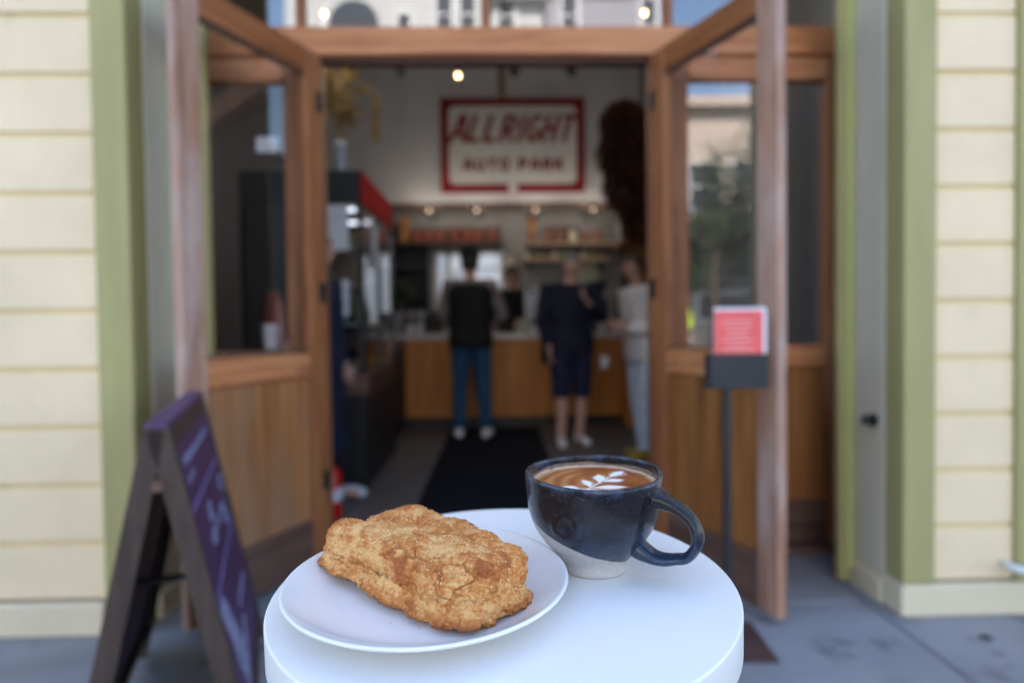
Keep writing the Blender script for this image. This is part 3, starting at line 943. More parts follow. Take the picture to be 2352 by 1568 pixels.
for (xa, ya, yb, za, zb, lab) in ((CX1 + 0.001, 4.60, 4.83, 1.52, 1.83, 'larger white menu sheet taped to the side glass of the case'),):
    b = NB(); add_box(b, xa, xa + 0.002, ya, yb, za, zb)
    tag(center_origin(obj('menu_sheet', b, 'paper')), lab, 'paper sheet')
b = NB(); add_box(b, -1.22, -0.98, CY0 - 0.004, CY0 - 0.001, 1.60, 1.89)
tag(center_origin(obj('menu_sheet', b, 'paper')), 'white sheet on the front glass of the case under the header', 'paper sheet')
b = NB(); add_box(b, -1.20, -0.985, CY0 - 0.004, CY0 - 0.001, 1.16, 1.40)
tag(center_origin(obj('menu_sheet', b, 'paper')), 'white sheet low on the front glass beside the navy coat', 'paper sheet')
# goods in the case
M['goods_teal'] = simple('teal_carton', (0.18, 0.42, 0.45), 0.5)
M['goods_olive'] = simple('olive_bottle', (0.25, 0.30, 0.08), 0.3)
M['goods_cream'] = simple('cream_pot', (0.6, 0.58, 0.42), 0.4)
M['pastry'] = simple('brown_pastry', (0.42, 0.22, 0.09), 0.7, var=0.35, scale=30)
kinds = [('teal carton', 'carton', 'goods_teal'), ('olive green bottle', 'bottle', 'goods_olive'), ('cream pot', 'pot', 'goods_cream'), ('golden pastry', 'pastry', 'pastry')]
nc = {}
for zi, z in enumerate((0.812, 1.112, 1.382, 1.632)):
    for k in range(7):
        x = -1.28 + 0.30 * (k % 2) + random.uniform(-0.02, 0.02)
        y = 4.42 + 0.15 * k
        q = (k * 3 + zi * 2) % 4 if zi else 3
        nm, cat, mt_ = kinds[q]
        b = NB()
        if cat == 'carton':
            add_box(b, x - .035, x + .035, y - .035, y + .035, z, z + .13, .004); add_box(b, x - .034, x + .034, y - .006, y + .006, z + .1305, z + .16)
        elif cat == 'bottle':
            add_lathe(b, [(0.028, 0), (0.03, 0.01), (0.03, 0.11), (0.012, 0.15), (0.012, 0.18), (0, 0.182)], 14, (x, y, z))
        elif cat == 'pot':
            add_lathe(b, [(0.03, 0), (0.04, 0.07), (0.042, 0.072), (0.042, 0.085), (0, 0.088)], 14, (x, y, z))
        else:
            add_sphere(b, (x, y, z + 0.024), 0.05, 2, 1.1, 0.9, 0.5)
        o = center_origin(obj(cat + '_in_case' if cat != 'pastry' else 'pastry', b, mt_, smooth='auto'))
        shelf = ('bottom', 'second', 'third', 'top')[zi]
        tag(o, f'{nm} on the {shelf} shelf of the case, {("nearest", "second nearest", "third nearest", "fourth", "third last", "second last", "rearmost")[k]} in its row', cat, 'goods in the glass case')

# vase and dried grass on the case
vs = NB(); add_lathe(vs, [(0.055, 0), (0.06, 0.01), (0.045, 0.15), (0.04, 0.26), (0.052, 0.31), (0.048, 0.31), (0.0, 0.30)], 24, (-1.13, 4.75, 2.133))
tag(center_origin(obj('vase', vs, 'vase', smooth=True)), 'tall pale blue-grey vase on top of the pastry case', 'vase')
gb = NB()
rnd = random.Random(3)
def leafquad(bm, p, d, w, l, nrm=None):
    d = d.normalized()
    sdv = d.cross(Vector((rnd.uniform(-1, 1), rnd.uniform(-1, 1), rnd.uniform(-1, 1)))).normalized()
    a = p + d * l * .5
    vs = [bm.verts.new(q) for q in (p, a + sdv * w, p + d * l, a - sdv * w)]
    bm.faces.new(vs)
for k in range(26):
    a = rnd.uniform(0, 6.28); sp = rnd.uniform(0.05, 0.34); hh = rnd.uniform(0.25, 0.62)
    base = Vector((-1.13, 4.75, 2.42))
    pts = []
    for t_ in np.linspace(0, 1, 7):
        drop = 0.28 * max(0, t_ - 0.55) ** 2 * 4 * sp
        pts.append(base + Vector((math.cos(a) * sp * t_ ** 1.5, math.sin(a) * sp * t_ ** 1.5, hh * math.sin(t_ * 1.9) / 0.95 - drop)))
    add_tube(gb, pts, 0.0025, 4)
    for j in range(70):
        t_ = rnd.uniform(0.35, 1.0)
        i = min(int(t_ * 6), 5); p_ = pts[i].lerp(pts[i + 1], t_ * 6 - i)
        leafquad(gb, p_ + Vector((rnd.gauss(0, .012), rnd.gauss(0, .012), rnd.gauss(0, .012))), Vector((rnd.gauss(0, 1), rnd.gauss(0, 1), rnd.gauss(-.5, .6))), 0.006, 0.045)
# drooping tassel
for j in range(260):
    t_ = rnd.random()
    leafquad(gb, Vector((-0.86 + rnd.gauss(0, 0.014), 4.7 + rnd.gauss(0, .015), 2.78 - t_ * 0.32)), Vector((rnd.gauss(0, .4), rnd.gauss(0, .4), -1)), 0.006, 0.05)
add_tube(gb, [(-1.13, 4.75, 2.42), (-1.05, 4.74, 2.75), (-0.95, 4.72, 2.86), (-0.87, 4.7, 2.78), (-0.86, 4.7, 2.5)], 0.003, 5)
tag(center_origin(obj('dried_grass', gb, 'gold', recalc=False)), 'golden dried grass bunch spilling out of the tall vase', 'dried grass')

# dark dried foliage on the right wall
fb = NB()
for cx, cy, cz, rx, rz_, n_ in ((1.42, 7.0, 3.24, 0.25, 0.26, 3000), (1.42, 7.0, 2.92, 0.29, 0.30, 3600), (1.47, 7.0, 2.58, 0.28, 0.30, 2800), (1.56, 7.0, 2.25, 0.20, 0.30, 2000)):
    for j in range(n_):
        v_ = Vector((rnd.gauss(0, 1), rnd.gauss(0, 1), rnd.gauss(0, 1))).normalized() * rnd.random() ** 0.4
        p_ = Vector((cx + v_.x * rx, cy + v_.y * 0.16, cz + v_.z * rz_))
        leafquad(fb, p_, v_ + Vector((0, 0, 0.3)), 0.012, 0.06)
add_tube(fb, [(1.52, 7.0, 1.55), (1.48, 7.0, 2.3), (1.42, 7.0, 3.3)], 0.012, 6)
tag(center_origin(obj('dried_foliage', fb, 'dryredtop', recalc=False)), 'tall dark rusty bunch of dried foliage at the right of the sign', 'dried foliage')
pd = NB(); add_lathe(pd, [(0.10, 0), (0.13, 0.02), (0.14, 0.35), (0.11, 0.45), (0.0, 0.44)], 20, (1.55, 7.0, 1.10))
tag(center_origin(obj('urn', pd, 'blackmat', smooth='auto')), 'dark urn holding the tall dried foliage', 'urn')
bx_ = NB(); add_box(bx_, 1.36, 1.92, 6.70, 7.3, 0, 1.098, 0.006)
o = tag(center_origin(obj('side_cabinet', bx_, 'counterwood')), 'wooden side cabinet under the dark urn by the right wall', 'cabinet')

# low dark cabinets left, from the case to the counter
lc = thing('low_cabinet', 'low dark cabinet running from the pastry case to the counter', 'cabinet', (-1.4, 6.1, 0), world=True)
bx('body', lc, -1.9, -1.0, 5.6, 6.88, 0.05, 0.88, 'black', 0.005)
bx('worktop', lc, -1.9, -0.985, 5.59, 6.89, 0.882, 0.915, 'darkwood', 0.004)
for k in range(3):
    bx('door_panel', lc, -0.998, -0.99, 5.63 + k * .42, 6.02 + k * .42, 0.1, 0.85, 'blackmat', 0.003)

# ------------------------------------------------------------------ counter
ct = thing('counter', 'long wooden service counter with pale stone top', 'counter', (0.4, 7.3, 0), world=True)
xk = -1.12
while xk < 1.92:
    w = 0.245
    xe = min(xk + w, 1.92)
    bx('front_board', ct, xk + 0.002, xe - 0.002, 6.955, 6.985, 0.09, 0.935, 'counterwood', 0.003)
    xk += w
bx('plinth', ct, -1.12, 1.92, 7.0, 7.55, 0.0, 0.088, 'black')
bx('carcass', ct, -1.12, 1.92, 6.987, 7.6, 0.09, 0.935, 'shelfwood')
bx('countertop', ct, -1.14, 1.925, 6.92, 7.65, 0.937, 1.0, M.setdefault('stone', simple('pale_stone', (0.62, 0.58, 0.55), 0.25, var=0.08, scale=10)), 0.006)

def item(name, cat, label, mat, build, grp=None, smooth='auto'):
    b = NB()
    build(b)
    return tag(center_origin(obj(name, b, mat, smooth=smooth)), label, cat, grp)
ZC = 1.0
# espresso machine
em = thing('espresso_machine', 'grey espresso machine on the counter left of the man in navy', 'espresso machine', (0.64, 7.28, ZC), world=True)
bx('body', em, 0.36, 0.92, 7.12, 7.50, 1.12, 1.46, 'greysteel', 0.02)
bx('side_panel', em, 0.325, 0.359, 7.10, 7.52, 1.02, 1.50, 'ceramic', 0.01)
bx('side_panel', em, 0.921, 0.955, 7.10, 7.52, 1.02, 1.50, 'ceramic', 0.01)
bx('drip_tray', em, 0.36, 0.92, 7.10, 7.50, 1.02, 1.07, 'steel', 0.005)
for k in range(2):
    b = NB(); add_lathe(b, [(0.035, 0), (0.035, -0.05), (0.028, -0.06), (0.0, -0.06)], 14, (0.50 + k * .26, 7.45, 1.118)); obj('group_head', b, 'steel', em, smooth='auto')
for k in range(5):
    b = NB(); add_lathe(b, [(0.025, 0), (0.036, 0.055), (0.036, 0.06), (0.0, 0.058)], 14, (0.44 + k * .10, 7.30, 1.462)); obj('stacked_cup', b, 'ceramic', em, smooth='auto')
# register screen
item('payment_screen', 'screen', 'small dark payment screen on the counter left of the man in the vest', 'blackmat',
     lambda b: (add_box(b, -0.72, -0.50, 7.05, 7.07, 1.08, 1.24, 0.004), add_tube(b, [(-0.61, 7.07, 1.0), (-0.61, 7.07, 1.10)], 0.02, 8)))
rng = random.Random(11)
def cup_at(x, y, r, h, mat, label, grp=None, name='cup', cat='cup'):
    item(name, cat, label, mat, lambda b: add_lathe(b, [(r * .75, 0), (r, h), (r * .9, h), (r * .7, h * .15), (0, h * .12)], 16, (x, y, ZC)), grp)
cup_at(-0.95, 7.05, 0.05, 0.10, 'ceramic', 'white bowl nearest the left end of the counter')
cup_at(-0.84, 7.00, 0.045, 0.12, 'ceramic', 'white cup beside the bowl at the left end of the counter')
cup_at(-0.54, 6.99, 0.05, 0.13, 'goods_cream', 'cream jar lit up on the counter beside the black vest')
cup_at(0.26, 7.0, 0.045, 0.15, 'goods_cream', 'cream jar on the counter right of the black vest')
cup_at(0.40, 6.99, 0.04, 0.08, 'ceramic', 'low white cup on the counter left of the navy jacket')
cup_at(1.02, 7.0, 0.045, 0.13, 'greysteel', 'grey tumbler on the counter right of the navy jacket')
cup_at(1.16, 7.05, 0.045, 0.10, 'ceramic', 'white cup on the counter between the man and the woman')
gl_ = [(-1.02, 7.25), (-0.92, 7.3), (-0.80, 7.28), (-0.70, 7.33), (-0.60, 7.3)]
for k, (x, y) in enumerate(gl_):
    item('bottle', 'bottle', ('dark', 'amber', 'dark', 'amber', 'dark')[k] + ' syrup bottle, ' + ('first', 'second', 'third', 'fourth', 'fifth')[k] + ' from the left in the row on the counter', ('blackmat', 'jar_body')[k % 2],
         lambda b: add_lathe(b, [(0.035, 0), (0.037, 0.01), (0.037, 0.17), (0.014, 0.22), (0.014, 0.27), (0, 0.272)], 14, (x, y, ZC)), ('dark' if k % 2 == 0 else 'amber') + ' syrup bottles on the counter')
item('grinder', 'coffee grinder', 'black coffee grinder behind the counter between man and woman', 'black',
     lambda b: (add_box(b, 1.08, 1.28, 7.30, 7.52, 1.0, 1.38, 0.015), add_lathe(b, [(0.05, 0), (0.10, 0.18), (0.10, 0.2), (0, 0.2)], 16, (1.18, 7.4, 1.382))))
item('grinder', 'coffee grinder', 'black coffee grinder behind the hands of the woman in cream', 'black',
     lambda b: (add_box(b, 1.40, 1.66, 7.28, 7.52, 1.0, 1.45, 0.015), add_lathe(b, [(0.05, 0), (0.11, 0.2), (0.11, 0.22), (0, 0.22)], 16, (1.53, 7.4, 1.452))))
item('small_plant', 'plant', 'small leafy green plant on the back worktop at left', 'leaf',
     lambda b: [leafquad(b, Vector((-1.28 + rnd.gauss(0, .07), 8.55 + rnd.gauss(0, .05), 1.50 + rnd.gauss(0, .06))), Vector((rnd.gauss(0, 1), rnd.gauss(0, 1), .8)), 0.018, 0.09) for _ in range(160)] + [add_lathe(b, [(0.05, 0), (0.07, 0.12), (0, 0.12)], 14, (-1.28, 8.55, 1.30))], None, False)

# back worktop, shelves, jars
bc = thing('back_worktop', 'dark back worktop along the rear wall under the shelves', 'worktop', (-0.3, 8.7, 0), world=True)
bx('body', bc, -2.4, 1.9, 8.45, 8.98, 0.0, 0.92, 'black')
bx('top', bc, -2.4, 1.9, 8.42, 8.985, 0.922, 0.96, 'steel', 0.004)
bx('upstand', bc, -2.4, -0.88, 8.96, 8.985, 0.962, 1.26, 'blackmat')
def shelf(x0, x1, z, label, mat):
    t = thing('wall_shelf', label, 'shelf', ((x0 + x1) / 2, 8.85, z), world=True)
    bx('board', t, x0, x1, 8.70, 8.99, z, z + 0.035, mat, 0.003)
    for x in (x0 + 0.1, (x0 + x1) / 2, x1 - 0.1):
        bx('bracket', t, x - 0.012, x + 0.012, 8.74, 8.98, z - 0.12, z - 0.001, 'black')
shelf(-1.45, 0.12, 2.20, 'upper wooden shelf on the left holding the copper-red jars', 'darkwood')
shelf(0.42, 1.86, 2.17, 'upper pale shelf on the right holding brown jars', 'palewood')
shelf(0.35, 1.55, 1.95, 'lower pale shelf on the right behind the espresso machine', 'palewood')
xs_ = [-1.09, -0.93, -0.77, -0.56, -0.40, -0.24, -0.05]
for k, x in enumerate(xs_):
    t = thing('jar', ('first', 'second', 'third', 'fourth', 'fifth', 'sixth', 'seventh')[k] + ' from the left of the copper-red jars on the upper left shelf', 'jar', (x, 8.80, 2.236), 0, 'copper-red jars')
    b = NB(); add_lathe(b, [(0.052, 0), (0.060, 0.015), (0.064, 0.07), (0.060, 0.13), (0.045, 0.15), (0, 0.15)], 18); obj('pot', b, 'jar_red', t, smooth='auto')
    b = NB(); add_lathe(b, [(0.048, 0.151), (0.048, 0.175), (0.012, 0.185), (0.012, 0.20), (0, 0.20)], 18); obj('lid', b, 'jar_body', t, smooth='auto')
for k, x in enumerate([-1.38, -1.24]):
    item('storage_box', 'box', ('black', 'brown wooden')[k] + ' box at the left end of the upper left shelf', ('blackmat', 'shelfwood')[k],
         lambda b: add_box(b, x - .06, x + .06, 8.74, 8.9, 2.236, 2.236 + (0.22, 0.32)[k], 0.005))
item('board', 'tray', 'dark board leaning behind the red jars on the upper left shelf', 'darkwood', lambda b: add_box(b, -1.13, 0.06, 8.93, 8.95, 2.236, 2.46, 0.004))
item('board', 'tray', 'dark board leaning behind the brown jars on the upper right shelf', 'darkwood', lambda b: add_box(b, 0.66, 1.16, 8.93, 8.95, 2.207, 2.45, 0.004))
item('cutting_board', 'chopping board', 'tall orange wooden board standing at the left end of the right shelf', 'shelfwood', lambda b: add_box(b, 0.45, 0.56, 8.90, 8.93, 2.207, 2.60, 0.02, 2))
for k, x in enumerate([0.72, 0.88, 1.06, 1.24, 1.40]):
    item('jar', 'jar', ('first', 'second', 'third', 'fourth', 'fifth')[k] + ' from the left of the brown jars on the upper right shelf', 'jar_brown' if k != 2 else 'goods_cream',
         lambda b: add_lathe(b, [(0.052, 0), (0.06, 0.02), (0.062, 0.12), (0.04, 0.15), (0.042, 0.17), (0, 0.175)], 18, (x, 8.80, 2.207)), 'brown jars')
# small lower items
for k in range(9):
    x = 0.42 + k * 0.13
    item('cup', 'cup', ('cream cup, ', 'olive cup, ', 'brown cup, ')[k % 3] + ('first', 'second', 'third', 'fourth', 'fifth', 'sixth', 'seventh', 'eighth', 'last')[k] + ' from the left on the lower right shelf', ('goods_cream', 'goods_olive', 'jar_brown')[k % 3],
         lambda b: add_lathe(b, [(0.03, 0), (0.04, 0.09), (0.036, 0.09), (0, 0.02)], 14, (x, 8.82, 1.987)), ('cream', 'olive', 'brown')[k % 3] + ' cups on the lower right shelf')
item('orange_cupboard', 'cupboard', 'orange wooden cupboard post at the right end of the counter', 'shelfwood', lambda b: (add_box(b, 1.66, 1.92, 7.85, 8.10, 0, 2.62, 0.005), add_box(b, 1.50, 1.659, 7.87, 8.08, 2.02, 2.10, 0.004)))
item('white_bottle', 'bottle', 'tall white bottle on the bracket of the orange cupboard', 'ceramic', lambda b: add_lathe(b, [(0.05, 0), (0.055, 0.02), (0.055, 0.26), (0.02, 0.33), (0.02, 0.38), (0, 0.38)], 16, (1.58, 7.97, 2.101)))
item('menu_board', 'board', 'pale beige menu board hanging at the right of the back wall', 'goods_cream', lambda b: add_box(b, 0.98, 1.42, 8.96, 8.985, 1.35, 1.93, 0.003))
item('fridge', 'fridge', 'dark grey fridge against the back wall at left', 'greysteel', lambda b: (add_box(b, -1.62, -0.98, 8.40, 8.95, 0.965, 1.28, 0.01),))
item('steel_shelf_unit', 'shelf unit', 'dark metal rack left of the back window', 'blackmat', lambda b: (add_box(b, -1.45, -0.92, 8.75, 8.97, 1.45, 1.47), add_box(b, -1.45, -0.92, 8.75, 8.97, 1.85, 1.87), add_box(b, -1.45, -1.43, 8.75, 8.97, 1.28, 2.19), add_box(b, -0.94, -0.92, 8.75, 8.97, 1.28, 2.19), add_box(b, -1.43, -0.94, 8.955, 8.97, 1.28, 2.19)))
item('hanging_towel', 'cloth', 'warm beige cloth hanging right of the back window', 'goods_cream', lambda b: add_box(b, 0.13, 0.25, 8.93, 8.97, 1.35, 2.05, 0.01))

# left interior seen through the door glass
# person-like red apron hung low
ra = NB(); add_tube(ra, [(-1.30, 3.75, 1.30), (-1.29, 3.75, 1.22), (-1.29, 3.75, 1.0), (-1.29, 3.75, 0.78)], [0.03, 0.055, 0.075, 0.09], 12, 0.5)
tag(center_origin(obj('red_apron', ra, 'jar_red', smooth=True)), 'red apron hanging behind the left sidelight glass', 'apron')
st_ = NB(); add_tube(st_, [(-1.29, 3.75, 0.0), (-1.29, 3.75, 1.34)], 0.012, 8); add_lathe(st_, [(0.14, 0), (0.14, 0.015), (0.0, 0.02)], 20, (-1.29, 3.75, 0.0))
tag(center_origin(obj('apron_stand', st_, 'black')), 'thin black stand carrying the red apron', 'stand')
item('paper_cup', 'cup', 'white paper cup on the window ledge behind the left door', 'paper', lambda b: add_lathe(b, [(0.034, 0), (0.044, 0.11), (0.047, 0.112), (0.047, 0.12), (0, 0.122)], 18, (-1.09, 3.12, 0.985)))
item('window_ledge', 'ledge', 'dark wooden window ledge inside the left sidelight', 'darkwood', lambda b: add_box(b, -1.62, -0.90, 3.035, 3.22, 0.945, 0.983, 0.004))
item('notice_card', 'notice', 'small white notice on the left sidelight glass', 'paper', lambda b: add_box(b, -1.10, -1.00, 3.00, 3.003, 1.90, 1.97))

# fire extinguisher
fe = thing('fire_extinguisher', 'small red fire extinguisher on the floor inside the left door post', 'fire extinguisher', (-0.955, 3.66, 0))
b = NB(); add_lathe(b, [(0.048, 0), (0.052, 0.01), (0.052, 0.25), (0.03, 0.29), (0.016, 0.30), (0, 0.30)], 20); obj('cylinder', b, 'ext_red', fe, smooth='auto')
b = NB(); add_lathe(b, [(0.0535, 0.10), (0.0535, 0.17)], 20); obj('label_band', b, 'paper', fe, smooth='auto')
b = NB(); add_box(b, -0.015, 0.07, -0.012, 0.012, 0.302, 0.32, 0.003); add_box(b, -0.015, 0.06, -0.01, 0.01, 0.335, 0.348, 0.003); add_box(b, -0.014, 0.012, -0.012, 0.012, 0.321, 0.334); obj('lever', b, 'black', fe)
b = NB(); add_tube(b, [(0.0, -0.02, 0.31), (-0.05, -0.03, 0.29), (-0.065, -0.02, 0.2), (-0.062, -0.01, 0.08)], 0.008, 8); obj('hose', b, 'blackmat', fe, smooth=True)

# door knob, pipe, dot on the pavement
kn_ = thing('jamb_knob', 'black round knob on the grey-green jamb panel', 'knob', (1.476, 2.46, 0.70))
b = NB(); add_tube(b, [(0, 0, 0), (-0.012, 0, 0)], 0.026, 16); obj('backplate', b, 'black', kn_, smooth='auto')
b = NB(); add_sphere(b, (-0.034, 0, 0), 0.021, 3, 0.8); add_tube(b, [(-0.012, 0, 0), (-0.03, 0, 0)], 0.009, 10); obj('grip', b, 'black', kn_, smooth=True)
item('pipe_end', 'pipe', 'white pipe elbow at the foot of the right siding', 'ceramic', lambda b: add_tube(b, [(1.86, 2.30, 0.19), (1.86, 2.23, 0.19), (1.89, 2.215, 0.185), (2.1, 2.215, 0.17)], 0.014, 12), None, True)
item('pavement_spot', 'drain cap', 'small dark round cap in the pavement before the right siding', 'blackmat', lambda b: add_lathe(b, [(0.017, 0), (0.017, 0.004), (0.0, 0.005)], 16, (1.66, 2.12, 0.001)))

# ------------------------------------------------------------------ A-frame chalkboard
Nn = Vector((-0.775, 1.46, 0)); Ff = Vector((-1.035, 2.20, 0))
u2 = (Ff - Nn); AL = u2.length
ang = math.atan2(u2.y, u2.x)
af = thing('a_frame_sign', 'dark wooden A-frame chalkboard with purple board and chalk marks', 'sandwich board', (Nn.x, Nn.y, 0), ang)
AH, SP = 0.865, 0.205
M['sign_wood'] = simple('stained_dark_wood', (0.050, 0.030, 0.022), 0.6, var=0.4, scale=6, stretch=(6, 6, 1))
M['board_purple'] = simple('purple_chalkboard', (0.065, 0.026, 0.080), 0.5, var=0.3, scale=3)
M['chalk'] = simple('chalk', (0.21, 0.20, 0.31), 0.9, var=0.3, scale=40)
M['chalk_faint'] = simple('faint_chalk', (0.20, 0.15, 0.34), 0.9, var=0.3, scale=40)
for sd in (-1, 1):                      # sd=-1 faces the doorway side (+x), local -y
    foot = Vector((0, sd * SP, 0)); top = Vector((0, sd * 0.022, AH))
    ax = (foot - top); Lb = ax.length; ax.normalize()
    nrm = Vector((0, -ax.z * sd, ax.y * sd)); nrm = Vector((0, sd * abs(ax.z), abs(ax.y)))
    def PT(u, v, n):
        return Vector((u, 0, 0)) + top + ax * v + nrm * n
    def slab(bm, u0, u1, v0, v1, n0, n1):
        vs = [bm.verts.new(PT(*q)) for q in ((u0, v0, n0), (u1, v0, n0), (u1, v1, n0), (u0, v1, n0), (u0, v0, n1), (u1, v0, n1), (u1, v1, n1), (u0, v1, n1))]
        for f in ((0, 3, 2, 1), (4, 5, 6, 7), (0, 1, 5, 4), (1, 2, 6, 5), (2, 3, 7, 6), (3, 0, 4, 7)):
            bm.faces.new([vs[i] for i in f])
    for u0, u1 in ((0, 0.022), (AL - 0.022, AL)):
        b = NB(); slab(b, u0, u1, 0, Lb, -0.042, 0.004); obj('leg', b, 'sign_wood', af)
    b = NB(); slab(b, 0.0225, AL - 0.0225, 0.0, 0.05, -0.03, 0.003); obj('rail', b, 'sign_wood', af)
    b = NB(); slab(b, 0.0225, AL - 0.0225, Lb - 0.11, Lb - 0.06, -0.03, 0.003); obj('rail', b, 'sign_wood', af)
    b = NB(); slab(b, 0.0225, AL - 0.0225, 0.0505, Lb - 0.1105, -0.012, -0.002)
    pan = obj('board_panel', b, 'board_purple', af)
    if sd == -1:
        def stroke(pts, w, mat='chalk'):
            bm = NB()
            P_ = [PT(u_ * AL, v_, 0.0035 - 0.0045) for u_, v_ in pts]
            add_tube(bm, P_, w * 0.6, 5, 1.0)
            obj('chalk_mark', bm, mat, pan)
        r2 = random.Random(5)
        # a wavy line of handwriting
        for row, (va, ua, ub, amp, w) in enumerate(((0.105, 0.12, 0.88, 0.022, 0.004), (0.15, 0.12, 0.30, 0.02, 0.004), (0.345, 0.30, 0.8, 0.02, 0.004), (0.60, 0.5, 0.85, 0.025, 0.004))):
            pts = []
            uu = ua; k = 0
            while uu < ub:
                pts.append((uu, va + amp * (0.5 if k % 2 else -0.5) * r2.uniform(.5, 1.2)))
                uu += r2.uniform(0.012, 0.028); k += 1
            stroke(pts, w)
        stroke([(0.06, 0.215), (0.92, 0.215)], 0.006, 'chalk_faint')
        stroke([(0.06, 0.445), (0.85, 0.43)], 0.006, 'chalk_faint')
        def blob(uc, vc, ru, rv):
            pts = []
            for k in range(26):
                a = k * 2.4
                pts.append((uc + ru * math.cos(a) * (k / 26) ** .5, vc + rv * math.sin(a) * (k / 26) ** .5))
            stroke(pts, 0.006)
        blob(0.86, 0.29, 0.07, 0.028); blob(0.78, 0.385, 0.07, 0.03); blob(0.40, 0.29, 0.06, 0.03); blob(0.35, 0.35, 0.07, 0.022)
        # big arrow
        for k in range(7):
            stroke([(0.07 + k * .018, 0.47), (0.14 + k * 0.02, 0.56), (0.22 + k * .03, 0.70)], 0.0065)
        stroke([(0.16, 0.63), (0.25, 0.74), (0.52, 0.64)], 0.010)
        stroke([(0.22, 0.66), (0.27, 0.73), (0.44, 0.66)], 0.010)
b = NB(); add_box(b, 0.0, AL, -0.026, 0.026, AH - 0.006, AH + 0.012, 0.004); obj('top_cap', b, 'sign_wood2', af) if 'sign_wood2' in M else obj('top_cap', b, 'board_purple', af)
b = NB(); add_tube(b, [(-0.006, 0, AH - 0.13), (0.003, 0, AH - 0.13)], 0.014, 14); obj('hinge_bolt', b, 'darkwood', af, smooth='auto')
b = NB(); add_box(b, 0.3, 0.33, -0.11, 0.11, AH - 0.46, AH - 0.45); obj('brace', b, 'black', af)

# ------------------------------------------------------------------ menu stand
ms = thing('menu_stand', 'black pole stand with box of red menu cards before the right door', 'menu stand', (0.805, 2.13, 0), R(-3))
b = NB(); add_box(b, -0.155, 0.090, -0.14, 0.13, 0.001, 0.012, 0.003); obj('base_plate', b, M.setdefault('brown_base', simple('rusty_brown_plate', (0.07, 0.035, 0.03), 0.6, var=0.3)), ms)
b = NB(); add_box(b, -0.045, -0.020, -0.0125, 0.0125, 0.0125, 0.868, 0.003); obj('pole', b, 'black', ms)
b = NB()
add_box(b, -0.098, 0.098, -0.035, -0.030, 0.868, 0.985, 0.002)
add_box(b, -0.098, 0.098, 0.030, 0.035, 0.868, 0.985, 0.002)
add_box(b, -0.098, -0.093, -0.0295, 0.0295, 0.868, 0.985); add_box(b, 0.093, 0.098, -0.0295, 0.0295, 0.868, 0.985)
add_box(b, -0.092, 0.092, -0.0295, 0.0295, 0.868, 0.873)
obj('box', b, 'blackmat', ms)
for k in range(3):
    mc = thing('menu_card', ('front', 'middle', 'rear')[k] + ' white card with coral red print in the black box', 'card', (0.811 + 0.004 * k, 2.108 + 0.014 * k, 0.8745), R(-3), 'menu cards in the box')
    b = NB(); add_box(b, -0.086, 0.086, 0, 0.0014, 0, 0.258 + .003 * k); obj('sheet', b, 'paper', mc)
    b = NB(); add_box(b, -0.0855, 0.074, -0.0012, -0.0004, 0.01, 0.253); obj('print_block', b, 'redprint', mc)
    b = NB()
    for j in range(7):
        w = random.Random(j).uniform(0.03, 0.055)
        add_box(b, -0.01 - w, -0.01 + w, -0.0022, -0.0014, 0.120 + j * 0.016, 0.124 + j * 0.016)
    obj('print_lines', b, 'redprint_dark', mc)
